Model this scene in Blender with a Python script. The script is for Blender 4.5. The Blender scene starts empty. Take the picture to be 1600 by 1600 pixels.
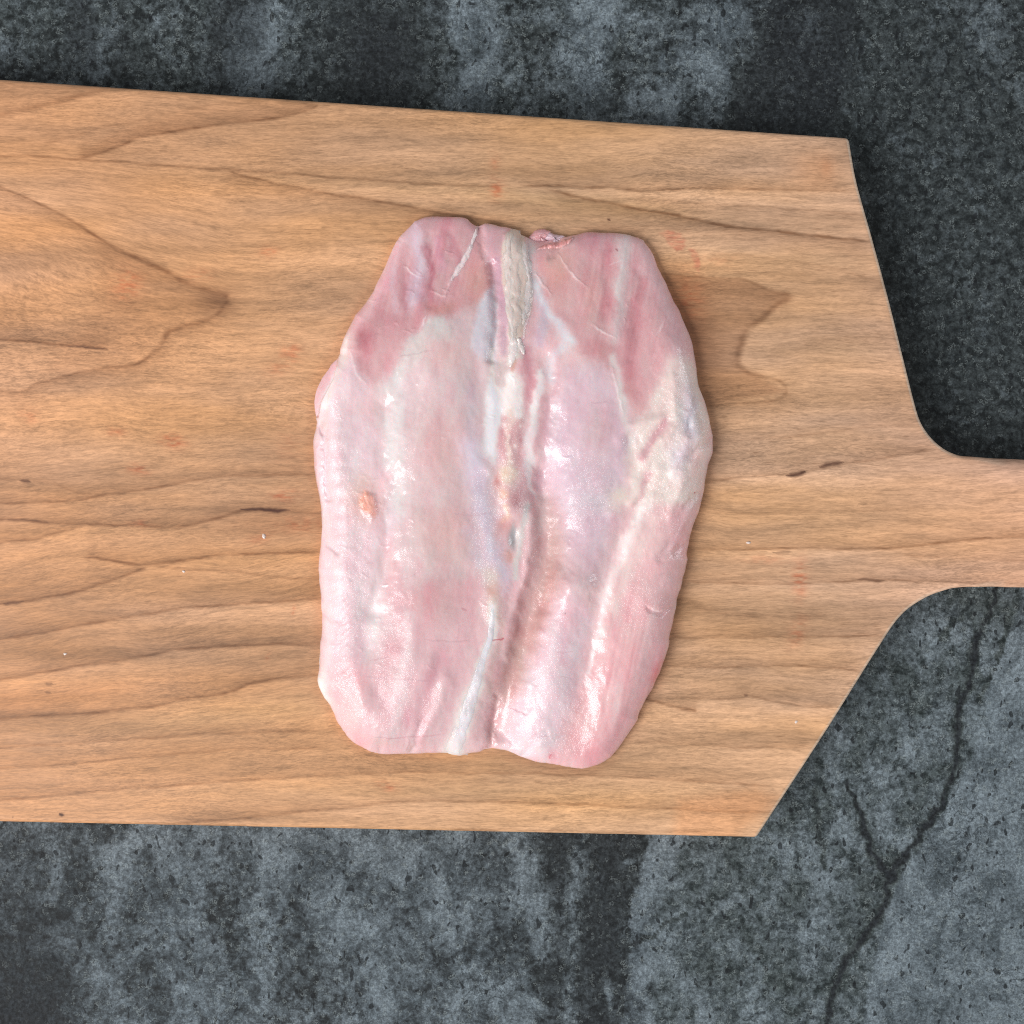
import bpy, math, random
import numpy as np
from mathutils import Vector

# ------------------------------------------------------------------ camera, light, exposure
scene = bpy.context.scene
S = 0.0002                    # metres per layout unit (1600 units = 0.32 m)
BOARD_T = 0.018               # board thickness
CAM_D = 0.45                  # camera height above the board's top
cam_data = bpy.data.cameras.new('camera')
cam = bpy.data.objects.new('camera', cam_data)
scene.collection.objects.link(cam)
cam.location = (0, 0, BOARD_T + CAM_D)
cam.rotation_euler = (0, 0, 0)
cam_data.sensor_width = 36
cam_data.lens = 36 / (2 * 800 * S / CAM_D)
cam_data.clip_start = 0.01
cam_data.clip_end = 50
scene.camera = cam

world = bpy.data.worlds.new('World')
scene.world = world
world.use_nodes = True
bg = world.node_tree.nodes['Background']
bg.inputs['Color'].default_value = (0.92, 0.96, 1.0, 1)
bg.inputs['Strength'].default_value = 0.33

def area(name, loc, target, sx, sy, power, color):
    d = bpy.data.lights.new(name, 'AREA')
    d.shape = 'RECTANGLE'; d.size = sx; d.size_y = sy
    d.energy = power; d.color = color
    o = bpy.data.objects.new(name, d)
    scene.collection.objects.link(o)
    o.location = loc
    o.rotation_euler = (Vector(target) - Vector(loc)).to_track_quat('-Z', 'Y').to_euler()
    return o
area('window_light', (-2.0, -1.3, 2.15), (0, 0, 0), 1.9, 1.9, 126, (1.0, 0.985, 0.975))
area('far_window_light', (2.7, 0.5, 0.75), (0, 0, 0), 1.3, 0.8, 20, (0.93, 0.97, 1.0))

scene.view_settings.view_transform = 'Standard'
scene.view_settings.look = 'None'
scene.view_settings.exposure = 0.0
scene.view_settings.gamma = 1.0
scene.cycles.use_denoising = False
scene.cycles.max_bounces = 8
scene.cycles.filter_width = 1.0

# ------------------------------------------------------------------ numpy helpers
def lin(c):
    c = np.asarray(c, dtype=np.float64) / 255.0
    return np.where(c <= 0.04045, c / 12.92, ((c + 0.055) / 1.055) ** 2.4)

_tabs = {}
def vnoise(x, y, seed=0):
    if seed not in _tabs:
        _tabs[seed] = np.random.RandomState(seed + 11).rand(256, 256).astype(np.float32)
    t = _tabs[seed]
    xi = np.floor(x).astype(np.int64); yi = np.floor(y).astype(np.int64)
    fx = x - xi; fy = y - yi
    fx = fx * fx * fx * (fx * (fx * 6 - 15) + 10); fy = fy * fy * fy * (fy * (fy * 6 - 15) + 10)
    a = t[xi & 255, yi & 255]; b = t[(xi + 1) & 255, yi & 255]
    c = t[xi & 255, (yi + 1) & 255]; d = t[(xi + 1) & 255, (yi + 1) & 255]
    return (a * (1 - fx) + b * fx) * (1 - fy) + (c * (1 - fx) + d * fx) * fy * 1.0

def fbm(x, y, seed=0, oct=4):
    s = 0; a = 0.5; n = 0
    for i in range(oct):
        s = s + a * vnoise(x * 2 ** i + 17.3 * i, y * 2 ** i + 5.1 * i, seed + i); n += a; a *= 0.5
    return s / n - 0.5

def sm(e0, e1, x):
    t = np.clip((x - e0) / (e1 - e0), 0, 1)
    return t * t * (3 - 2 * t)

def spline(pts, n=8):
    p = np.array(pts, dtype=float)
    if len(p) < 3: return p
    q = np.vstack([2 * p[0] - p[1], p, 2 * p[-1] - p[-2]])
    out = []
    for i in range(1, len(q) - 2):
        for t in np.arange(n) / n:
            a, b, c, d = q[i - 1], q[i], q[i + 1], q[i + 2]
            out.append(0.5 * (2 * b + (c - a) * t + (2 * a - 5 * b + 4 * c - d) * t * t + (3 * b - a - 3 * c + d) * t ** 3))
    out.append(p[-1])
    return np.array(out)

def pdist(x, y, pts, pad=1e9, closed=False):
    """distance to a polyline and parameter 0..1 along it; inf beyond pad"""
    p = np.asarray(pts, dtype=float)
    if closed: p = np.vstack([p, p[:1]])
    D = np.full(x.shape, 1e9); T = np.zeros(x.shape)
    m = (x > p[:, 0].min() - pad) & (x < p[:, 0].max() + pad) & (y > p[:, 1].min() - pad) & (y < p[:, 1].max() + pad)
    if not m.any(): return D, T
    xs = x[m]; ys = y[m]
    best = np.full(xs.shape, 1e18); bt = np.zeros(xs.shape)
    n = len(p) - 1
    for i in range(n):
        ax, ay = p[i]; dx, dy = p[i + 1] - p[i]
        L = dx * dx + dy * dy + 1e-12
        t = np.clip(((xs - ax) * dx + (ys - ay) * dy) / L, 0, 1)
        d = (xs - ax - t * dx) ** 2 + (ys - ay - t * dy) ** 2
        k = d < best
        best[k] = d[k]; bt[k] = (i + t[k]) / n
    D[m] = np.sqrt(best); T[m] = bt
    return D, T

def inside(x, y, pts):
    p = np.asarray(pts, dtype=float)
    r = np.zeros(x.shape, bool)
    j = len(p) - 1
    for i in range(len(p)):
        xi, yi = p[i]; xj, yj = p[j]
        c = ((yi > y) != (yj > y))
        if yj != yi:
            r ^= c & (x < (xj - xi) * (y - yi) / (yj - yi) + xi)
        j = i
    return r

def polymask(x, y, pts, f=10):
    d, _ = pdist(x, y, pts, f * 2 + 2, True)
    d = np.where(inside(x, y, pts), -d, d)
    return 1 - sm(-f, f, d)

def linemask(x, y, pts, w, taper=0.0, n=6):
    sp = spline(pts, n)
    W = np.max(w)
    d, t = pdist(x, y, sp, W * 3)
    if not np.isscalar(w): w = np.interp(t, np.linspace(0, 1, len(w)), w)
    if taper: w = w * (0.02 + sm(0, taper, t) * sm(0, taper, 1 - t))
    return np.exp(-(d / w) ** 2)

def blob(x, y, cx, cy, rx, ry, rot=0):
    c, s = math.cos(math.radians(rot)), math.sin(math.radians(rot))
    u = ((x - cx) * c + (y - cy) * s) / rx; v = (-(x - cx) * s + (y - cy) * c) / ry
    return np.exp(-(u * u + v * v))

def grid_faces(nr, nc, off=0):
    i = np.arange(nr * nc).reshape(nr, nc) + off
    return np.stack([i[:-1, :-1], i[1:, :-1], i[1:, 1:], i[:-1, 1:]], -1).reshape(-1, 4)

def mesh_obj(name, V, F, mat, parent=None, attrs=None, smooth=True):
    me = bpy.data.meshes.new(name)
    V = np.asarray(V, dtype=np.float32); F = np.asarray(F, dtype=np.int32)
    k = F.shape[1]
    A_ = V[F[:, 0]]; cz = np.cross(V[F[:, 1]] - A_, V[F[:, 2]] - A_)[:, 2].sum()
    if cz < 0: F = np.ascontiguousarray(F[:, ::-1])
    me.vertices.add(len(V)); me.vertices.foreach_set('co', V.ravel())
    me.loops.add(F.size); me.loops.foreach_set('vertex_index', F.ravel())
    me.polygons.add(len(F))
    me.polygons.foreach_set('loop_start', np.arange(0, F.size, k, dtype=np.int32))
    me.polygons.foreach_set('loop_total', np.full(len(F), k, dtype=np.int32))
    me.polygons.foreach_set('use_smooth', np.full(len(F), smooth, dtype=bool))
    me.update(calc_edges=True); me.validate()
    for an, A in (attrs or {}).items():
        A = np.asarray(A, dtype=np.float32)
        if A.ndim == 1:
            a = me.attributes.new(an, 'FLOAT', 'POINT'); a.data.foreach_set('value', A)
        else:
            a = me.attributes.new(an, 'FLOAT_COLOR', 'POINT')
            a.data.foreach_set('color', np.concatenate([A, np.ones((len(A), 1), np.float32)], 1).ravel())
    me.materials.append(mat)
    o = bpy.data.objects.new(name, me)
    scene.collection.objects.link(o)
    if parent: o.parent = parent
    return o

def empty(name, loc):
    o = bpy.data.objects.new(name, None)
    scene.collection.objects.link(o); o.location = loc
    o.empty_display_size = 0.02
    return o

def tag(o, label=None, cat=None, group=None, kind=None):
    if label: o['label'] = label
    if cat: o['category'] = cat
    if group: o['group'] = group
    if kind: o['kind'] = kind
    return o

class NT:
    """small node-tree writer"""
    def __init__(self, name):
        self.mat = bpy.data.materials.new(name); self.mat.use_nodes = True
        self.t = self.mat.node_tree; self.b = self.t.nodes['Principled BSDF']
    def put(self, sock, v):
        if v is None: return
        if hasattr(v, 'is_linked') or isinstance(v, bpy.types.NodeSocket): self.t.links.new(v, sock)
        else: sock.default_value = v
    def attr(self, name, out='Fac'):
        n = self.t.nodes.new('ShaderNodeAttribute'); n.attribute_name = name
        return n.outputs[out]
    def coord(self, scale=(1, 1, 1), rot=(0, 0, 0)):
        g = self.t.nodes.new('ShaderNodeTexCoord'); m = self.t.nodes.new('ShaderNodeMapping')
        self.t.links.new(g.outputs['Object'], m.inputs['Vector'])
        m.inputs['Scale'].default_value = scale; m.inputs['Rotation'].default_value = rot
        return m.outputs['Vector']
    def noise(self, vec, scale, detail=3, rough=0.55, dist=0.0):
        n = self.t.nodes.new('ShaderNodeTexNoise')
        self.put(n.inputs['Vector'], vec)
        n.inputs['Scale'].default_value = scale; n.inputs['Detail'].default_value = detail
        n.inputs['Roughness'].default_value = rough; n.inputs['Distortion'].default_value = dist
        return n.outputs['Fac']
    def voro(self, vec, scale, out='Distance', feature='F1', rnd=1.0):
        n = self.t.nodes.new('ShaderNodeTexVoronoi'); n.feature = feature
        self.put(n.inputs['Vector'], vec); n.inputs['Scale'].default_value = scale
        n.inputs['Randomness'].default_value = rnd
        return n.outputs[out]
    def math(self, op, a, b=None, c=None, clamp=False):
        n = self.t.nodes.new('ShaderNodeMath'); n.operation = op; n.use_clamp = clamp
        self.put(n.inputs[0], a); self.put(n.inputs[1], b); self.put(n.inputs[2], c)
        return n.outputs[0]
    def ramp(self, v, a, b, lo=0.0, hi=1.0):
        n = self.t.nodes.new('ShaderNodeMapRange'); n.interpolation_type = 'SMOOTHSTEP'
        self.put(n.inputs['Value'], v)
        self.put(n.inputs['From Min'], a); self.put(n.inputs['From Max'], b)
        n.inputs['To Min'].default_value = lo; n.inputs['To Max'].default_value = hi
        return n.outputs['Result']
    def mix(self, f, a, b, mode='MIX'):
        n = self.t.nodes.new('ShaderNodeMix'); n.data_type = 'RGBA'; n.blend_type = mode
        self.put(n.inputs[0], f); self.put(n.inputs[6], a); self.put(n.inputs[7], b)
        return n.outputs[2]
    def bump(self, h, strength, dist, prev=None):
        n = self.t.nodes.new('ShaderNodeBump')
        self.put(n.inputs['Strength'], strength); n.inputs['Distance'].default_value = dist
        self.put(n.inputs['Height'], h)
        if prev is not None: self.put(n.inputs['Normal'], prev)
        return n.outputs['Normal']
    def set(self, **kw):
        for k, v in kw.items(): self.put(self.b.inputs[k.replace('_', ' ')], v)

def col(c): return tuple(lin(c)) + (1.0,)

# ------------------------------------------------------------------ the stone countertop
def stone_material():
    m = NT('dark_stone')
    light = m.attr('light'); dark = m.attr('dark'); green = m.attr('green')
    v = m.coord()
    vw = m.coord((1.0, 0.75, 1), (0, 0, 0.35))
    big = m.noise(vw, 75, 6, 0.66, 0.6)          # blotches of some 10 mm
    mid = m.noise(v, 300, 5, 0.7, 0.3)           # 2-3 mm
    gran = m.noise(v, 800, 3, 0.65, 0.2)         # granules
    fine = m.noise(v, 1900, 2, 0.6)              # grain
    grit = m.voro(v, 800, 'Color')
    h = m.math('ADD', m.math('MULTIPLY', big, 0.50), m.math('MULTIPLY', mid, 0.50))
    th = m.math('SUBTRACT', 0.73, m.math('MULTIPLY', light, 0.40))
    blot = m.ramp(h, m.math('SUBTRACT', th, 0.14), m.math('ADD', th, 0.13))
    dark = m.ramp(m.math('ADD', dark, m.math('MULTIPLY', m.math('SUBTRACT', mid, 0.5), 0.7)), 0.12, 0.95)
    base = m.mix(m.ramp(mid, 0.36, 0.66), col((22, 25, 27)), col((60, 66, 69)))
    base = m.mix(m.math('MULTIPLY', green, 0.8), base, m.mix(m.ramp(mid, 0.36, 0.64), col((34, 42, 42)), col((86, 95, 94))))
    pale = m.mix(m.ramp(big, 0.35, 0.65), col((74, 83, 89)), col((116, 127, 134)))
    c = m.mix(m.math('MULTIPLY', blot, 0.85), base, pale)
    # worn channels: dark winding lines through the pale mineral
    worm = m.math('ABSOLUTE', m.math('SUBTRACT', m.noise(v, 120, 3, 0.6, 1.2), 0.5))
    wm = m.math('MULTIPLY', m.ramp(worm, 0.028, 0.006), m.ramp(m.noise(v, 38, 2), 0.48, 0.6))
    c = m.mix(m.math('MULTIPLY', wm, 0.6), c, col((36, 43, 47)))
    pit = m.ramp(m.noise(m.coord((1.3, 0.8, 1)), 330, 1, 0.5, 0.3), 0.345, 0.30)
    c = m.mix(m.math('MULTIPLY', pit, 0.8), c, col((20, 23, 26)))
    sp = m.t.nodes.new('ShaderNodeSeparateColor'); m.put(sp.inputs[0], grit)
    sp2 = m.t.nodes.new('ShaderNodeSeparateColor'); m.put(sp2.inputs[0], m.voro(m.coord((1, 1, 1), (0, 0, 0.6)), 1250, 'Color'))
    g = m.math('MULTIPLY', m.ramp(gran, 0.36, 0.64, 0.72, 1.24), m.ramp(fine, 0.36, 0.64, 0.82, 1.18))
    g = m.math('MULTIPLY', g, m.math('ADD', 0.80, m.math('MULTIPLY', sp2.outputs[1], 0.40)))
    n = m.t.nodes.new('ShaderNodeVectorMath'); n.operation = 'SCALE'
    m.put(n.inputs[0], c); m.put(n.inputs['Scale'], g); c = n.outputs[0]
    spark = m.math('MULTIPLY', m.ramp(sp.outputs[0], 0.78, 0.96), m.ramp(fine, 0.42, 0.6))
    c = m.mix(m.math('MULTIPLY', spark, 0.32), c, col((150, 160, 160)))
    c = m.mix(m.math('MULTIPLY', dark, 0.92, clamp=True), c, m.mix(m.ramp(gran, 0.35, 0.7), col((14, 16, 19)), col((42, 46, 51))))
    nrm = m.bump(mid, 0.25, 0.0006, m.bump(fine, 0.3, 0.0002))
    m.set(Base_Color=c, Roughness=m.ramp(mid, 0.3, 0.7, 0.6, 0.75), Normal=nrm)
    m.b.inputs['Specular IOR Level'].default_value = 0.22
    return m.mat

def build_counter():
    k = (CAM_D + BOARD_T) / CAM_D       # the slab lies lower than the board's top
    a = np.concatenate([np.linspace(-2600, -60, 24), np.arange(-40, 1641, 4.0), np.linspace(1660, 4200, 24)])
    X, Y = np.meshgrid(a, a)
    x = X.ravel(); y = Y.ravel()
    w1 = fbm(x / 60, y / 90, 5) * 60; w2 = fbm(x / 60 + 50, y / 90, 6) * 60
    xx = x + w1 * 0.7; yy = y + w2 * 0.7
    L = 0.30 + 0.9 * fbm(xx / 170, yy / 420, 21, 3)
    Dk = 0.55 * sm(0.02, 0.3, fbm(xx / 90, yy / 520, 31, 3))
    G = 0.3 + fbm(x / 300, y / 300, 41)
    def add(A, m, v): return A * (1 - m) + v * m
    # upper strip
    L = add(L, blob(xx, yy, 200, 60, 260, 110), 0.30); Dk = add(Dk, 0.6 * blob(xx, yy, 200, 130, 300, 60), 0.35)
    L = add(L, blob(xx, yy, 395, 70, 60, 110, 8), 0.72)
    Dk = add(Dk, blob(xx, yy, 590, 90, 110, 140), 0.72); L = add(L, blob(xx, yy, 590, 90, 100, 140), 0.12)
    Dk = add(Dk, blob(xx, yy, 25, 60, 30, 90), 0.3)
    top = polymask(xx, yy, [(715, -60), (1195, -60), (1170, 60), (1145, 140), (1120, 260), (700, 240), (700, 100)], 9)
    L = add(L, top, 0.46); Dk = add(Dk, top, 0.0)
    for b in [(745, 40, 34, 45), (740, 130, 22, 60), (930, 40, 36, 70, 8), (925, 120, 26, 50, 5), (1130, 30, 40, 40), (1100, 95, 36, 24), (1050, 165, 20, 34, 10), (1140, 130, 18, 30)]:
        L = add(L, blob(xx, yy, *b), 1.0)
    for b in [(850, 90, 30, 80), (980, 90, 20, 40), (800, 60, 16, 20)]:
        L = add(L, blob(xx, yy, *b), 0.40); Dk = add(Dk, blob(xx, yy, *b), 0.35)
    band = polymask(xx, yy, [(1205, -60), (1370, -60), (1340, 60), (1310, 220), (1120, 260), (1150, 130)], 26)
    Dk = add(Dk, band, 0.60); L = add(L, band, 0.15)
    L = add(L, linemask(xx, yy, [(1265, 20), (1245, 110), (1205, 200)], 16), 0.45)
    # right side
    rt = polymask(xx, yy, [(1370, -60), (1800, -60), (1800, 760), (1420, 760), (1330, 300), (1320, 200)], 30)
    L = add(L, rt, 0.22); Dk = add(Dk, rt, 0.34); G = add(G, rt, 0.4)
    L = add(L, blob(xx, yy, 1545, 60, 80, 60), 0.5)
    # lower right
    rb = polymask(xx, yy, [(1300, 900), (1800, 880), (1800, 1800), (980, 1800), (1000, 1560), (1000, 1420), (1030, 1300)], 20)
    L = add(L, rb, 0.56); Dk = add(Dk, rb, 0.0); G = add(G, rb, 1.0)
    edge = spline([(1620, 880), (1575, 990), (1545, 1080), (1530, 1160), (1470, 1280), (1410, 1370), (1385, 1440), (1370, 1500), (1355, 1600), (1340, 1700)])
    pr = polymask(xx * 0.3 + x * 0.7, yy * 0.3 + y * 0.7, np.vstack([edge, [(1900, 1700), (1900, 880)]]), 6)
    L = add(L, pr, 0.88)
    d, t = pdist(x + w1 * .12, y + w2 * .12, edge, 80)
    rgt = inside(x, y, np.vstack([edge, [(1900, 1700), (1900, 880)]]))
    L = add(L, np.exp(-(d / 26) ** 2) * rgt * sm(0.25, 0.5, t), 0.95)
    lb = spline([(1022, 1290), (1000, 1360), (985, 1420), (984, 1490), (975, 1560), (962, 1700)])
    d, t = pdist(x + w1 * .15, y + w2 * .15, lb, 120)
    rgt = inside(x, y, np.vstack([lb, [(1300, 1700), (1300, 1290)]]))
    L = add(L, np.exp(-(d / 34) ** 2) * rgt, 0.97); G = add(G, np.exp(-(d / 34) ** 2) * rgt, 0.0)
    # lower middle: dark bands with a pale streak
    mb = polymask(xx, yy, [(830, 1270), (1020, 1270), (985, 1400), (980, 1500), (955, 1800), (800, 1800), (850, 1480)], 28)
    Dk = add(Dk, mb, 0.50); L = add(L, mb, 0.22)
    st = linemask(x + w1 * .2, y, [(910, 1300), (900, 1380), (895, 1450), (890, 1600)], 14)
    Dk = add(Dk, st, 0.12); L = add(L, st, 0.5)
    for b in [(980, 1345, 10, 6), (830, 1560, 26, 30), (815, 1450, 16, 24), (955, 1560, 8, 30)]:
        L = add(L, blob(xx, yy, *b), 0.8); Dk = add(Dk, blob(xx, yy, *b), 0.1)
    # lower left: pale mineral, with the slab's sheen painted in
    ll = polymask(xx, yy, [(-80, 1250), (840, 1270), (850, 1480), (800, 1800), (-80, 1800)], 25)
    L = add(L, ll, 0.60); Dk = add(Dk, ll, 0.06); G = add(G, ll, 0.1)
    for b in [(440, 1340, 150, 60), (560, 1330, 120, 60), (690, 1370, 70, 60), (340, 1560, 60, 60), (280, 1430, 60, 40), (590, 1560, 40, 50), (560, 1450, 60, 40)]:
        L = add(L, 0.7 * blob(xx, yy, *b), 0.85)
    L = add(L, 0.8 * blob(xx, yy, 360, 1430, 30, 120), 0.30)
    L = add(L, 0.8 * blob(xx, yy, 480, 1560, 50, 90), 0.34)
    c = blob(xx, yy, -30, 1610, 150, 240)
    Dk = add(Dk, c, 1.0); L = add(L, c, 0.2)
    c = blob(xx, yy, 10, 1430, 60, 150)
    Dk = add(Dk, 0.8 * c, 0.5)
    # dark veins
    wx = x + fbm(x / 14, y / 14, 61) * 16; wy = y + fbm(x / 14, y / 14, 62) * 16
    def vein(pts, w, v=1.0):
        nonlocal Dk, L
        m_ = linemask(wx, wy, pts, w)
        Dk = add(Dk, m_ * v, 1.0); L = add(L, m_, 0.0)
    vein([(1560, 900), (1548, 960), (1525, 1000), (1518, 1060), (1500, 1100), (1495, 1170), (1478, 1240), (1440, 1300), (1392, 1368), (1378, 1420), (1345, 1470), (1318, 1510), (1300, 1560), (1288, 1620)], [4, 4.5, 5, 4.5, 5, 5.5, 5, 5.5, 7, 5.5, 6, 6, 5, 5])
    vein([(1322, 1220), (1342, 1270), (1352, 1310), (1372, 1345), (1390, 1370)], [3, 6, 5, 6, 7])
    vein([(1275, 1240), (1280, 1300), (1290, 1360)], 4, 0.6)
    vein([(990, 1475), (1030, 1455), (1070, 1425)], 2.5, 0.7)
    vein([(1580, 960), (1560, 1030), (1530, 1090)], 3, 0.5)
    vein([(1500, 960), (1470, 1000)], 3, 0.4)
    L = add(L, linemask(x, y, [(443, 1405), (435, 1430), (415, 1455)], 4), 1.0)
    L = add(L, linemask(x, y, [(1036, 88), (1034, 98), (1040, 104)], 4), 1.1)
    V = np.stack([(x - 800) * S * k, (800 - y) * S * k, np.zeros_like(x)], 1)
    F = grid_faces(len(a), len(a))
    o = mesh_obj('countertop', V, F, stone_material(), None, {'light': L, 'dark': np.clip(Dk, 0, 1), 'green': np.clip(G, 0, 1)})
    tag(o, 'dark grey stone countertop with pale mineral blotches and black veins', kind='structure')
build_counter()

# ------------------------------------------------------------------ outline of the meat (layout units)
LEFT = [(640, 346), (622, 362), (606, 395), (590, 430), (571, 465), (552, 490), (538, 515), (528, 540), (523, 556), (510, 572), (497, 590), (489, 612), (487, 640), (491, 662), (486, 686), (485, 712), (491, 757), (499, 797), (499, 838), (494, 880), (497, 932), (500, 985), (497, 1008), (496, 1045), (492, 1066), (500, 1086), (512, 1105), (522, 1130), (535, 1150), (550, 1165)]
BOTTOM = [(550, 1165), (575, 1178), (600, 1183), (640, 1182), (680, 1182), (702, 1184), (716, 1187), (732, 1181), (757, 1176), (788, 1176), (805, 1183), (825, 1192), (855, 1198), (890, 1204), (915, 1206), (935, 1201), (955, 1188)]
RIGHT = [(1008, 371), (1022, 390), (1032, 415), (1045, 440), (1056, 465), (1068, 490), (1079, 515), (1086, 540), (1091, 570), (1095, 600), (1105, 625), (1112, 655), (1118, 685), (1117, 705), (1108, 735), (1103, 770), (1095, 800), (1085, 825), (1080, 850), (1075, 880), (1068, 915), (1061, 944), (1060, 953), (1055, 972), (1049, 998), (1049, 1008), (1042, 1030), (1030, 1060), (1015, 1090), (1001, 1118), (998, 1130), (985, 1150), (972, 1168), (955, 1188)]
TOP = [(640, 346), (655, 336), (675, 332), (700, 333), (725, 334), (736, 343), (746, 348), (758, 343), (775, 347), (795, 350), (808, 353), (815, 361), (828, 366), (840, 371), (858, 371), (875, 366), (900, 362), (920, 357), (945, 358), (975, 359), (992, 363), (1008, 371)]
def resample(P, n):
    P = spline(P, 6); d = np.concatenate([[0], np.cumsum(np.linalg.norm(np.diff(P, axis=0), axis=1))]); d /= d[-1]
    n = np.asarray(n)
    return np.stack([np.interp(n, d, P[:, 0]), np.interp(n, d, P[:, 1])], 1)
OUTL = np.concatenate([resample(TOP, np.linspace(0, 1, 70))[:-1], resample(RIGHT, np.linspace(0, 1, 130))[:-1],
                       resample(BOTTOM, np.linspace(0, 1, 70))[::-1][:-1], resample(LEFT, np.linspace(0, 1, 130))[::-1][:-1]])
OUTL = OUTL[::1]


# ------------------------------------------------------------------ the wooden board
def wood_material():
    m = NT('cherry_wood')
    c = m.attr('tint', 'Color'); curl = m.attr('curl')
    gx = m.attr('grain_x'); gy = m.attr('grain_y')
    def gvec(sx, sy):
        n = m.t.nodes.new('ShaderNodeCombineXYZ')
        m.put(n.inputs[0], m.math('MULTIPLY', gx, sx)); m.put(n.inputs[1], m.math('MULTIPLY', gy, sy))
        return n.outputs[0]
    v1 = gvec(110, 900); v2 = gvec(380, 2700); v3 = gvec(38, 300); wv = gvec(420, 1500)
    broad = m.noise(v3, 1.0, 3, 0.6, 0.4)
    fib = m.noise(v1, 1.0, 5, 0.65, 0.5)
    fine = m.noise(v2, 1.0, 3, 0.7, 0.3)
    flk = m.noise(wv, 1.0, 2, 0.6, 1.2)
    s = m.math('ADD', m.ramp(broad, 0.3, 0.7, 0.90, 1.10), m.ramp(fib, 0.34, 0.66, -0.13, 0.12))
    s = m.math('ADD', s, m.ramp(fine, 0.34, 0.66, -0.13, 0.12))
    s = m.math('ADD', s, m.math('MULTIPLY', m.ramp(flk, 0.36, 0.64, -0.16, 0.14), curl))
    pore = m.math('MULTIPLY', m.ramp(m.noise(gvec(210, 2200), 1.0, 1, 0.5, 0.2), 0.38, 0.28), m.ramp(broad, 0.3, 0.7, 0.35, 1.0))
    n = m.t.nodes.new('ShaderNodeVectorMath'); n.operation = 'SCALE'
    m.put(n.inputs[0], c); m.put(n.inputs['Scale'], s); c2 = n.outputs[0]
    c2 = m.mix(m.math('MULTIPLY', pore, 0.35), c2, col((120, 78, 48)))
    nrm = m.bump(fib, 0.15, 0.0002, m.bump(fine, 0.2, 0.00012))
    m.set(Base_Color=c2, Roughness=m.ramp(fib, 0.3, 0.7, 0.46, 0.58), Normal=nrm)
    m.b.inputs['Specular IOR Level'].default_value = 0.4
    return m.mat

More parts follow.
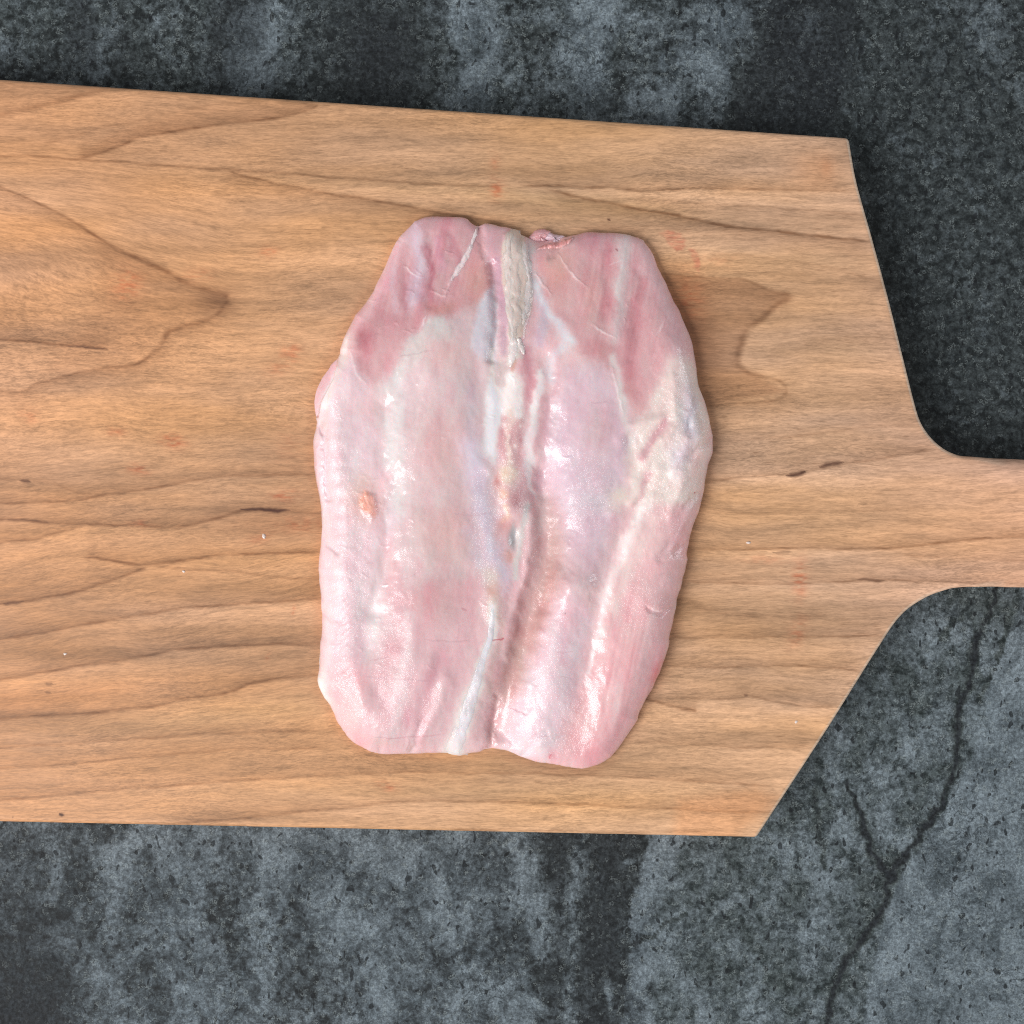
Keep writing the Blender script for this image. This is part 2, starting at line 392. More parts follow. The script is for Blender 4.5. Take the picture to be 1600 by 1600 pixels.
GRAIN = [  # points, half width, strength, side of the soft shade (+1 below the line, -1 above, 0 both)
    ([(-60, 188), (0, 178), (60, 166), (120, 151), (170, 136)], 5, .55, -1),
    ([(120, 248), (150, 240), (190, 226), (222, 212), (280, 203), (340, 195), (400, 188), (450, 181), (482, 172), (498, 161)], 2.4, .8, -1),
    ([(498, 160), (440, 157), (350, 161), (280, 173), (200, 191), (120, 210), (60, 226)], 3.2, .3, 1),
    ([(-300, 232), (0, 243), (120, 248), (240, 257), (345, 264), (450, 272), (600, 282), (700, 289), (800, 291)], 1.7, .55, 0),
    ([(800, 291), (885, 291), (940, 293), (1000, 297), (1050, 296), (1100, 294), (1150, 295), (1240, 297), (1345, 297)], 2.2, .75, -1),
    ([(350, 265), (400, 281), (500, 300), (600, 317), (665, 328), (740, 341), (800, 352)], 2.6, .75, 1),
    ([(840, 293), (925, 312), (1000, 327), (1060, 337), (1100, 345), (1150, 355), (1200, 360), (1250, 367), (1300, 372), (1375, 380)], 2.8, .95, 1),
    ([(980, 306), (1100, 318), (1200, 325), (1280, 330), (1350, 336)], 2.2, .4, 1),
    ([(860, 300), (940, 322), (1000, 345), (1060, 356), (1120, 358)], 3, .4, 1),
    ([(-300, 140), (-120, 235), (0, 292), (60, 318), (120, 350), (180, 388), (240, 415), (300, 445), (345, 460), (357, 466)], [2.4, 2.4, 2.4, 2.6, 3, 4, 5, 6, 6, 6], .8, 1),
    ([(357, 467), (350, 476), (335, 495), (300, 508), (265, 516), (255, 535), (240, 550), (215, 567), (165, 575), (100, 588), (60, 598), (35, 612), (-20, 612), (-200, 622)], [5, 5, 5, 5, 5, 5, 4, 3, 2.5, 2.5, 2.5, 3, 3, 3], .75, -1),
    ([(-60, 528), (0, 530), (50, 533), (100, 540), (140, 541), (172, 547)], 2.2, .8, -1),
    ([(60, 545), (110, 542), (150, 545)], 1.6, .5, 0),
    ([(-200, 790), (0, 787), (60, 784), (120, 782), (160, 772), (220, 765), (280, 755), (345, 745), (420, 742), (520, 743)], 2.4, .75, -1),
    ([(-200, 742), (0, 747), (40, 751), (80, 755), (120, 768), (150, 772)], 3, .45, -1),
    ([(-200, 800), (0, 810), (60, 815), (120, 818), (200, 821), (280, 822), (330, 812), (365, 801), (400, 797), (450, 799), (510, 802)], 2.6, .8, -1),
    ([(-200, 885), (0, 848), (60, 840), (100, 830), (135, 818)], 2.5, .7, -1),
    ([(130, 870), (160, 874), (200, 880), (225, 882), (270, 878), (330, 868), (400, 865), (520, 861)], 2.6, .8, -1),
    ([(-200, 985), (0, 945), (50, 937), (100, 928), (160, 912), (200, 898), (232, 885)], 2.4, .8, -1),
    ([(240, 884), (300, 890), (370, 893), (450, 902), (520, 905)], 2.2, .4, 0),
    ([(-200, 1040), (0, 1000), (80, 985), (150, 973), (250, 955), (350, 945), (430, 940), (520, 933)], 2.4, .75, -1),
    ([(-200, 1105), (0, 1062), (70, 1050), (140, 1038), (220, 1025), (290, 1012), (400, 1007), (520, 1005)], 2.5, .8, -1),
    ([(-200, 1140), (0, 1122), (80, 1118), (150, 1112), (220, 1105), (290, 1092), (350, 1083), (390, 1068), (440, 1060), (520, 1053)], 2.8, .8, -1),
    ([(-200, 1180), (0, 1167), (100, 1163), (200, 1155), (350, 1145), (520, 1141)], 2.4, .6, -1),
    ([(-200, 1215), (0, 1200), (100, 1195), (200, 1185), (350, 1172), (540, 1168)], 2.2, .5, -1),
    ([(-200, 1265), (0, 1250), (150, 1237), (350, 1220), (500, 1212), (600, 1207), (750, 1207), (940, 1212), (1100, 1221), (1230, 1229)], 2.2, .6, -1),
    ([(250, 1285), (350, 1280), (450, 1270), (520, 1263), (600, 1255), (650, 1252), (800, 1253), (900, 1257), (1000, 1262), (1150, 1268), (1230, 1270)], 2.3, .65, -1),
    ([(700, 1296), (800, 1297), (950, 1299), (1120, 1301)], 1.8, .5, 0),
    ([(1020, 430), (1100, 434), (1150, 437), (1180, 445), (1210, 457), (1240, 464)], [2.4, 2.4, 2.5, 3, 4, 5], .6, 1),
    ([(1242, 464), (1216, 475), (1195, 495), (1170, 515), (1156, 540), (1152, 565), (1165, 580), (1190, 590), (1220, 598), (1233, 610)], [6, 5, 5, 5, 6, 6, 4, 3.5, 3, 3], .62, 0),
    ([(1233, 610), (1215, 625), (1170, 630), (1120, 633), (1060, 640)], 2.6, .6, -1),
    ([(1090, 756), (1170, 745), (1225, 741), (1260, 736), (1320, 725), (1400, 712), (1468, 700)], 2.4, .6, -1),
    ([(1060, 857), (1160, 858), (1240, 857), (1330, 857), (1400, 856), (1450, 850), (1500, 845), (1560, 841), (1620, 839), (1900, 842)], 2.3, .75, -1),
    ([(1400, 865), (1500, 873), (1600, 877), (1900, 888)], 1.8, .45, -1),
    ([(1060, 909), (1150, 911), (1250, 911), (1330, 908), (1400, 907), (1500, 909), (1700, 915)], 2.0, .7, -1),
    ([(1050, 935), (1120, 955), (1200, 964), (1300, 962)], 6, .3, 1),
    ([(1040, 996), (1150, 996), (1260, 995), (1390, 994)], 1.8, .65, -1),
    ([(1030, 1040), (1150, 1042), (1250, 1040), (1350, 1048)], 2.0, .65, -1),
    ([(990, 1090), (1030, 1097), (1060, 1105), (1090, 1110)], 3, .8, -1),
    ([(1020, 1088), (1150, 1091), (1165, 1086), (1240, 1101), (1310, 1104)], 2.0, .55, -1),
    ([(980, 1158), (1100, 1165), (1180, 1168), (1270, 1165)], 2.0, .5, -1),
    ([(1100, 800), (1200, 802), (1330, 798), (1450, 792)], 2.0, .25, -1),
    ([(1120, 690), (1250, 680), (1350, 668), (1440, 662)], 2.2, .3, -1),
    ([(1250, 540), (1330, 530), (1410, 545)], 12, .15, 0),
    ([(1100, 395), (1200, 403), (1300, 420), (1390, 445)], 2.5, .3, 1),
]
MARKS = [  # short dark flecks
    ([(372, 797), (400, 796), (430, 799), (455, 797)], 2.6, 1.0), ([(1226, 743), (1245, 741), (1262, 735)], 3.6, .95),
    ([(1276, 731), (1295, 726), (1320, 722)], 3.8, .85), ([(92, 1271), (102, 1274)], 2.6, 1.1), ([(30, 751), (50, 754)], 3, .8),
    ([(70, 1067), (84, 1068)], 2.4, .5), ([(70, 1081), (82, 1082)], 2.2, .5), ([(1205, 864), (1240, 863)], 2.2, .55),
    ([(1335, 906), (1380, 908)], 2.4, .6), ([(0, 945), (40, 938)], 2.2, .7), ([(0, 810), (90, 816)], 1.6, .6),
    ([(948, 342), (953, 346)], 2.2, .9), ([(1160, 1086), (1168, 1088)], 2, .6), ([(100, 541), (170, 546)], 1.5, .7), ([(20, 1276), (22, 1276)], 1.2, .6),
]
STAINS = [  # x, y, rx, ry, rot, strength : traces of meat juice
    (775, 296, 11, 16, 0, .6), (772, 255, 8, 14, 0, .3), (200, 445, 20, 24, 40, .45), (420, 393, 14, 9, 0, .4), (455, 548, 14, 11, 0, .5),
    (440, 570, 26, 12, -30, .3), (270, 691, 18, 10, 10, .6), (215, 733, 16, 8, 10, .55), (182, 675, 14, 8, 0, .35), (445, 775, 20, 9, 0, .6),
    (310, 430, 22, 10, 0, .25), (1250, 905, 11, 26, 5, .6), (1245, 988, 12, 24, 20, .4), (1195, 875, 40, 8, 0, .2), (605, 1227, 16, 7, 15, .5),
    (418, 1025, 3, 6, 15, .6), (220, 818, 14, 5, 0, .5), (405, 840, 20, 8, -20, .4), (458, 954, 2.5, 7, 10, .5), (1075, 470, 22, 40, 0, .35),
    (1120, 405, 30, 10, 0, .15), (558, 505, 8, 20, 0, .3), (45, 650, 14, 12, 30, .25), (450, 700, 20, 30, 0, .15), (470, 820, 30, 14, 0, .35),
]

def wood_tint(x, y):
    wx = x + fbm(x / 40, y / 22, 71) * 8
    wy = y + fbm(x / 40, y / 22, 72) * 5 + fbm(x / 9, y / 9, 73) * 2.2
    base = np.stack([np.interp(x, [-100, 300, 900, 1300, 1600], [a, b, c_, d, e]) for a, b, c_, d, e in
                     zip(lin((203, 150, 104)), lin((203, 153, 106)), lin((204, 160, 114)), lin((207, 165, 124)), lin((213, 168, 132)))], 1)
    # slow streaks of hue along the grain
    n = fbm(x / 420, y / 34, 81, 4)[:, None]; n2 = fbm(x / 300 + 40, y / 60, 82, 3)[:, None]
    C = base * (1 + 0.75 * n) * (1 + n2 * np.array([0.16, 0.02, -0.30]))
    def paint(m_, c_):
        nonlocal C
        C = C * (1 - m_[:, None]) + lin(c_) * m_[:, None]
    def mul(m_, f):
        nonlocal C
        C = C * (1 - m_[:, None] * (1 - np.array(f)))
    # paler and darker early wood; shade and juice beside the meat
    mul(0.55 * blob(wx, wy, 200, 690, 190, 70), (1.10, 1.12, 1.10)); mul(0.5 * blob(wx, wy, 130, 470, 150, 80, 15), (.93, .92, .92))
    mul(0.7 * blob(wx, wy, 60, 1090, 260, 22, -6), (.94, .86, .80)); mul(0.8 * blob(wx, wy, 350, 1120, 260, 22, -6), (.88, .92, .88))
    mul(0.8 * polymask(wx, wy, [(1020, 433), (1150, 438), (1240, 464), (1170, 515), (1152, 565), (1190, 592), (1230, 612), (1120, 632), (1060, 640)], 7), (.70, .63, .60))
    mul(0.6 * blob(wx, wy, 1110, 290 + 110, 260, 16, 3), (1.06, 1.10, 1.10)); mul(blob(wx, wy, 900, 318, 170, 14, 7), (.86, .88, .84))
    mul(0.6 * blob(wx, wy, 1330, 545, 70, 18), (.90, .92, .90)); mul(0.7 * blob(wx, wy, 600, 292, 260, 9, 3.5), (1.1, 1.12, 1.1))
    mul(0.6 * blob(wx, wy, 130, 830, 150, 12, -4), (.90, .90, .86)); mul(0.6 * blob(wx, wy, 420, 815, 90, 22), (1.0, .88, .78))
    mul(0.75 * blob(wx, wy, 1078, 500, 34, 110, -12), (.86, .72, .64)); mul(0.5 * linemask(wx, wy, OUTL[::6], 9, 0, 1), (.88, .80, .76))  # meat's shadow with juice painted on the wood, then a darker outline rim
    mul(0.55 * blob(wx, wy, 30, 280, 160, 30, 30), (1.05, 1.06, 1.02)); mul(0.7 * blob(wx, wy, 340, 470, 30, 22, -30), (.56, .50, .48))
    mul(0.8 * blob(wx, wy, 700, 1240, 340, 14), (1.07, 1.1, 1.08))
    mul(0.55 * polymask(wx, wy, [(150, 372), (240, 418), (300, 448), (357, 466), (300, 508), (262, 516), (240, 550), (215, 567), (120, 585), (60, 590), (150, 480)], 22), (.84, .78, .73))
    mul(0.6 * polymask(wx, wy, [(120, 246), (220, 214), (340, 196), (450, 182), (495, 163), (440, 158), (350, 162), (280, 174), (180, 205)], 6), (.95, .90, .86))
    dk = np.zeros_like(x)
    brk = 0.72 + 0.9 * fbm(x / 30, y / 8, 91)
    for pts, w, st, side in GRAIN:
        sp = spline(pts, 6); W = np.max(w)
        dist, t = pdist(wx, wy, sp, 46)
        ww = w * 1.2 if np.isscalar(w) else np.interp(t, np.linspace(0, 1, len(w)), w)
        ends = sm(0, .06, t) * sm(0, .06, 1 - t) * 0.9 + 0.1
        core = np.exp(-(dist / ww) ** 2) * st * ends * brk
        dk = np.maximum(dk, core)
        if side:
            i = np.clip((t * (len(sp) - 1)).astype(int), 0, len(sp) - 2)
            tg = sp[i + 1] - sp[i]
            sg = np.sign((wy - sp[i][:, 1]) * np.sign(tg[:, 0] + 1e-9) - (wx - sp[i][:, 0]) * tg[:, 1] / (np.abs(tg[:, 0]) + 1e-6) * 1.0)
            soft = np.exp(-dist / 17) * (sg == side) * st * 0.50 * ends * (dist < 45)
            dk = np.maximum(dk, soft)
    mul(np.clip(dk * 1.3, 0, 1), (.42, .34, .28))
    for pts, w, st in MARKS:
        paint(np.clip(linemask(wx, wy, pts, w, 0.3) * st, 0, 1), (78, 44, 30))
    fuzz = np.clip(0.55 + 2.2 * fbm(x / 10, y / 3.0, 95), 0, 1.3)
    for cx, cy, rx, ry, rot, st in STAINS:
        mul(np.clip(blob(wx, wy, cx, cy, rx, ry, rot) * st * fuzz * 1.8, 0, 1), (.92, .56, .48))
    # the thicker smear beside the meat's upper right corner
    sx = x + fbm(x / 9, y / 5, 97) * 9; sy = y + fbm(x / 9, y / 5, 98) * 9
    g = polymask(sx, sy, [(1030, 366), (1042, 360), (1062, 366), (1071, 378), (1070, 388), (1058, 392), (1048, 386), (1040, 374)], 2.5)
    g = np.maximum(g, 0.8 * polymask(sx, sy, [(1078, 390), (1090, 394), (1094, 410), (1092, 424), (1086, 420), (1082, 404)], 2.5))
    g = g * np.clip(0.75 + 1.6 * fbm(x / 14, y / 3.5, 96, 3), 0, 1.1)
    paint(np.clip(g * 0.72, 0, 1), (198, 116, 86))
    paint(np.clip(blob(wx, wy, 1275, 265, 42, 30) * .4, 0, 1), (206, 146, 94)); paint(np.clip(blob(wx, wy, 1292, 262, 10, 16) * .35, 0, 1), (190, 125, 80))
    paint(np.clip(polymask(wx, wy, [(1060, 1250), (1180, 1232), (1215, 1245), (1140, 1320), (1050, 1320)], 14) * .45, 0, 1), (218, 152, 96))
    curl = np.clip(0.35 + 1.6 * fbm(x / 150, y / 90, 99, 3) + 0.5 * blob(x, y, 150, 620, 250, 120), 0, 1.0)
    h = 0.22 * np.minimum(x - 360, 0) * np.exp(-((y - 370) / 100) ** 2) - 0.10 * np.minimum(x - 520, 0) * sm(560, 900, y) * sm(1330, 1100, y)
    h = h + 14 * fbm(x / 130, y / 90, 88, 2)
    C = C * np.array([0.96, 0.938, 1.03])
    return C, curl, x * S, (y - h) * S

def build_board():
    M = wood_material()
    root = empty('cutting_board', (0, 0, 0))
    tag(root, 'reddish brown wooden cutting board with handle lying on dark stone', 'cutting board')
    R0 = 8.0
    def off(P, r):
        T = np.gradient(P, axis=0); n = np.stack([-T[:, 1], T[:, 0]], 1)
        return P + n / (np.linalg.norm(n, axis=1, keepdims=True) + 1e-9) * r
    XC = 1515.0
    up = spline([(1322, 216), (1329, 228), (1340, 285), (1365, 375), (1390, 468), (1412, 556), (1430, 628), (1440, 659), (1455, 682), (1475, 700), (1497, 710.5), (1515, 713)], 14)
    lo = spline([(1515, 917.5), (1497, 918.5), (1480, 922), (1450, 933), (1420, 952), (1400, 973), (1385, 995), (1350, 1050), (1300, 1130), (1250, 1207), (1190, 1298), (1182, 1307)], 14)
    upi = off(up, R0); loi = off(lo, R0)
    upi[-1] = (XC, 713 + R0); loi[0] = (XC, 917.5 - R0)
    def trim(Q, y_end, first):     # run the slanted edge straight on to the height of the end edge
        if first:
            Q = Q[Q[:, 1] > y_end + 22]; p0, p1 = Q[0], Q[3]
            return np.vstack([[p0[0] + (p0[0] - p1[0]) * (p0[1] - y_end) / (p1[1] - p0[1]), y_end], Q])
        Q = Q[Q[:, 1] < y_end - 22]; p0, p1 = Q[-1], Q[-4]
        return np.vstack([Q, [p0[0] + (p0[0] - p1[0]) * (y_end - p0[1]) / (p0[1] - p1[1]), y_end]])
    upi = trim(upi, 214 + R0, True); loi = trim(loi, 1309 - R0, False)
    upi[:, 1] = np.maximum.accumulate(upi[:, 1]); loi[:, 1] = np.maximum.accumulate(loi[:, 1])
    ys = np.concatenate([np.arange(upi[0, 1], upi[-1, 1] - 8, 1.5), upi[-1, 1] - 8 * np.linspace(1, 0, 14) ** 2,
                         np.linspace(upi[-1, 1], loi[0, 1], 124)[1:-1],
                         loi[0, 1] + 8 * np.linspace(0, 1, 14) ** 2, np.arange(loi[0, 1] + 9.5, loi[-1, 1], 1.5), [loi[-1, 1]]])
    xr = np.where(ys <= upi[-1, 1], np.interp(ys, upi[:, 1], upi[:, 0]), np.where(ys >= loi[0, 1], np.interp(ys, loi[:, 1], loi[:, 0]), XC))
    i_up = int(np.argmin(np.abs(ys - upi[-1, 1]))); i_lo = int(np.argmin(np.abs(ys - loi[0, 1])))
    XL = -520
    yl0, yl1 = 87 - 0.06 + R0, 1274 - R0
    yl = yl0 + (ys - ys[0]) / (ys[-1] - ys[0]) * (yl1 - yl0)
    u = np.concatenate([np.linspace(0, 0.235, 20)[:-1], np.linspace(0.235, 1, 600)])
    PX = XL + (xr[:, None] - XL) * u; PY = yl[:, None] + (ys - yl)[:, None] * u
    nr, nc = PX.shape
    idx = np.arange(nr * nc).reshape(nr, nc)
    def finish(name, P, faces, segs, radius, n_fix):
        # P: flat patch points (layout units); segs: runs of boundary points, corners between runs are rounded off
        Bs, Ns, Is, Rs = [], [], [], []; extra = []
        runs = []
        for sg in segs:
            b_ = P[sg]; T = np.gradient(b_, axis=0); n = np.stack([-T[:, 1], T[:, 0]], 1)
            n /= np.linalg.norm(n, axis=1, keepdims=True) + 1e-9
            for _ in range(6): n[1:-1] = (n[:-2] + 2 * n[1:-1] + n[2:]) / 4
            runs.append([b_, n / (np.linalg.norm(n, axis=1, keepdims=True) + 1e-9), np.array(sg)])
        runs[0][1][0] = n_fix[0]; runs[-1][1][-1] = n_fix[1]
        for k, (b_, n, sg) in enumerate(runs):
            Bs.append(b_); Ns.append(n); Is.append(sg)
            if k + 1 < len(runs):
                for f_ in np.linspace(0, 1, 9)[1:-1]:
                    q = n[-1] * (1 - f_) + runs[k + 1][1][0] * f_; q = q / (np.linalg.norm(q) + 1e-9)
                    Bs.append(b_[-1:]); Ns.append(q[None]); Is.append(np.array([len(P) + len(extra)])); extra.append(b_[-1])
        B = np.concatenate(Bs); n = np.concatenate(Ns); path_idx = np.concatenate(Is)
        if extra: P = np.concatenate([P, np.array(extra)])
        if np.isscalar(radius): radius = np.full(len(B), float(radius))
        V = [np.concatenate([P, np.full((len(P), 1), 0.0)], 1)]; prev = np.array(path_idx); cnt = len(P); FF = [faces]
        rings = [(math.sin(a), 1 - math.cos(a), 0) for a in np.linspace(0, math.pi / 2, 7)[1:]]
        H = BOARD_T / S
        rings += [(1.0, 0, 30), (1.0, 0, 60), (1.0, 0, H - 4), (1 - 3 / 8.0, 0, H)]
        for so, sd, dn in rings:
            z = -(radius * sd) if not dn else -np.full(len(B), float(dn))
            q = B + n * (radius * so)[:, None] if not np.isscalar(radius) else B + n * radius * so
            V.append(np.concatenate([q, np.broadcast_to(z, (len(B),))[:, None]], 1))
            cur = np.arange(len(B)) + cnt; cnt += len(B)
            FF.append(np.stack([cur[:-1], cur[1:], prev[1:], prev[:-1]], 1)); prev = cur
        V = np.concatenate(V)
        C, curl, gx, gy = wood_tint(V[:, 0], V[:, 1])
        nB = len(B); rim_highlight = np.zeros(len(V)); side = np.clip(n[:, 0] * 1.5, 0, 1) * (0.75 + 0.5 * fbm(B[:, 0] / 30, B[:, 1] / 30, 301))
        for k_ in range(2, 8): rim_highlight[len(P) + (k_ - 1) * nB:len(P) + k_ * nB] = side      # a pale highlight is painted into the colour of the right-facing bevel
        rim_highlight = np.clip(rim_highlight * 0.6, 0, 1)[:, None]; C = C * (1 - rim_highlight) + lin((226, 206, 184)) * rim_highlight
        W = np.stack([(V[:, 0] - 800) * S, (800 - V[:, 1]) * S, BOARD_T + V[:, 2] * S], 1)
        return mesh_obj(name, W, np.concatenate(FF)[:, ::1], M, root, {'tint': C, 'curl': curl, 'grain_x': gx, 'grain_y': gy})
    P = np.stack([PX.ravel(), PY.ravel()], 1)
    # path: cut top -> up the slant -> along the top edge to the left -> down -> bottom edge -> up the slant to the cut
    segs = [idx[:i_up + 1, -1][::-1], idx[0, ::-1], idx[:, 0], idx[-1, :], idx[i_lo:, -1][::-1]]
    f = grid_faces(nr, nc)
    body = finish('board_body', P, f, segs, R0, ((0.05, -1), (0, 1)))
    # handle
    hx = np.concatenate([np.linspace(XC, 1620, 60), np.linspace(1630, 2000, 40), 2000 + 100 * np.sin(np.linspace(0, math.pi / 2, 24))[1:]])
    rad = R0 + 12 * sm(XC, 1575, hx)
    end = np.sqrt(np.clip(1 - (np.clip(hx - 2000, 0, 100) / 100.5) ** 2, 0, 1))
    mid = 815.25 + (hx - XC) * 0.015
    hw_t = (102.25 - (hx - XC) * 0.035) * end; hw_t = np.maximum(hw_t - rad * end, 0.3)
    hw_b = (102.25 + (hx - XC) * 0.0) * end; hw_b = np.maximum(hw_b - rad * end, 0.3)
    t = np.linspace(0, 1, i_lo - i_up + 1)[:, None]
    HY = (mid - hw_t) + t * (hw_t + hw_b); HX = np.broadcast_to(hx, HY.shape)
    hi = np.arange(HY.size).reshape(HY.shape)
    hp = np.concatenate([hi[-1, :], hi[::-1, -1][1:], hi[0, ::-1][1:]])
    rr = np.concatenate([rad, np.full(HY.shape[0] - 1, rad[-1]), rad[::-1][1:]])
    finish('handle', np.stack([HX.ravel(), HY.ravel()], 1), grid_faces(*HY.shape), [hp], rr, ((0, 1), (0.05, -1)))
    return root
build_board()

# ------------------------------------------------------------------ the meat
RIDGES = [  # points, height (mm), width
    ([(548, 545), (540, 600), (520, 640), (526, 700), (534, 760), (540, 820), (540, 900), (545, 1000), (560, 1080), (590, 1140)], 2.3, 26),
    ([(600, 640), (598, 720), (604, 790), (602, 880), (588, 950)], -1.5, 17),
    ([(690, 540), (682, 700), (678, 850), (668, 1000), (650, 1110)], 4.2, 66),
    ([(772, 410), (774, 500), (772, 560)], -2.0, 9),
    ([(808, 370), (810, 480), (802, 600), (800, 700), (797, 790)], 2.2, 20),
    ([(765, 560), (768, 640), (770, 700), (764, 730)], 1.0, 12),
    ([(745, 700), (752, 760), (765, 840), (780, 905), (775, 960)], 1.1, 17),
    ([(770, 930), (765, 990), (745, 1060), (730, 1110), (712, 1178)], 0.7, 17),
    ([(843, 590), (832, 690), (826, 760)], 0.6, 10),
    ([(852, 560), (856, 620), (848, 700), (842, 770)], -1.2, 14),
    ([(842, 740), (850, 820), (852, 880), (832, 950), (810, 1020), (792, 1090), (776, 1172)], -5.4, 27),
    ([(828, 800), (826, 860), (812, 920), (800, 960), (790, 1020)], 1.2, 8),
    ([(915, 600), (915, 720), (910, 830), (905, 900)], 3.0, 46),
    ([(890, 920), (872, 1000), (856, 1080), (838, 1150)], 3.6, 30),
    ([(985, 690), (998, 760), (962, 850), (940, 930), (922, 1010), (900, 1080)], -1.5, 18),
    ([(1058, 560), (1072, 680), (1050, 790), (1010, 880), (990, 960), (968, 1060), (945, 1150)], 1.9, 38),
    ([(1014, 780), (984, 840), (964, 885), (951, 930), (938, 1000)], 1.2, 15),
    ([(1010, 705), (1024, 680), (1036, 660)], -1.4, 9),
    ([(968, 690), (985, 670), (1005, 665), (1030, 655)], 1.3, 10), ([(990, 745), (1005, 720), (1030, 690), (1045, 670)], 1.5, 12),
    ([(985, 780), (1000, 760), (1020, 745), (1030, 735)], 1.1, 9), ([(955, 800), (975, 780), (990, 765)], 1.0, 12),
    ([(1050, 740), (1062, 715), (1075, 690)], 0.9, 8), ([(1040, 800), (1055, 770), (1062, 740)], 0.9, 8), ([(1050, 860), (1070, 820), (1080, 790)], 0.8, 7),
    ([(1030, 870), (1050, 850), (1065, 845)], -0.8, 7), ([(1046, 590), (1050, 620), (1056, 650)], 0.8, 9), ([(1075, 600), (1085, 640), (1095, 690)], 0.9, 10),
    ([(1062, 600), (1066, 640), (1078, 680)], -0.4, 10),
    ([(650, 345), (652, 400), (648, 470)], 0.5, 13), ([(672, 370), (674, 430), (672, 480)], -0.5, 9), ([(700, 360), (705, 400)], -0.4, 8), ([(620, 420), (628, 500)], 0.4, 9),
    ([(600, 450), (592, 520)], -0.35, 9),
    ([(977, 365), (972, 420), (965, 480), (960, 525)], 0.6, 12), ([(950, 390), (946, 450), (943, 510)], -0.5, 9), ([(1000, 420), (995, 490), (985, 560)], -0.5, 10),
    ([(900, 380), (905, 440), (915, 500)], 0.4, 16), ([(880, 377), (905, 368), (930, 362)], 0.9, 7),
    ([(640, 980), (632, 1060), (610, 1150)], 0.7, 15), ([(700, 990), (680, 1060), (650, 1140)], -0.6, 14), ([(700, 1060), (680, 1110), (660, 1150)], 0.8, 10),
    ([(905, 1040), (885, 1100), (860, 1160)], 0.3, 18), ([(940, 1010), (920, 1100), (905, 1180)], -0.2, 16),
    ([(505, 600), (512, 625), (500, 655)], -1.0, 8), ([(503, 672), (510, 690), (515, 720)], -0.7, 7),
    ([(575, 1080), (560, 1110), (550, 1140)], 0.7, 12), ([(540, 1050), (552, 1085), (560, 1105)], -0.7, 10),
]
STEPS = [  # lifted membrane edges: a thin lip along a line
    ([(745, 345), (738, 372), (726, 400), (712, 425), (702, 444), (697, 462)], 0.5, 3.2), ([(676, 456), (688, 462), (697, 462)], 0.4, 2.5),
    ([(667, 494), (662, 510), (656, 520)], 0.3, 2.5), ([(872, 395), (885, 415), (895, 430), (918, 450)], 0.35, 2.6), ([(925, 508), (940, 520), (960, 530)], 0.35, 2.6),
    ([(1022, 528), (1032, 512), (1038, 498)], 0.3, 2.2), ([(955, 578), (962, 605), (972, 650)], 0.3, 3.0), ([(548, 548), (560, 585), (575, 600)], 0.3, 3.0),
    ([(1010, 945), (1028, 955), (1045, 948)], 0.3, 2.2), ([(560, 468), (572, 466), (586, 470)], 0.3, 2.0), ([(632, 415), (645, 428), (660, 432)], 0.3, 2.0),
    ([(860, 460), (845, 440), (838, 428)], 0.4, 2.6),
]
LUMP = [(565, 778), (574, 770), (586, 774), (589, 796), (583, 813), (574, 806), (565, 794)]
SPINE = [(787, 364), (800, 350), (815, 356), (822, 372), (824, 395), (828, 430), (832, 455), (827, 490), (820, 512), (818, 532), (811, 541), (800, 540), (793, 528), (789, 500), (787, 460), (786, 420)]
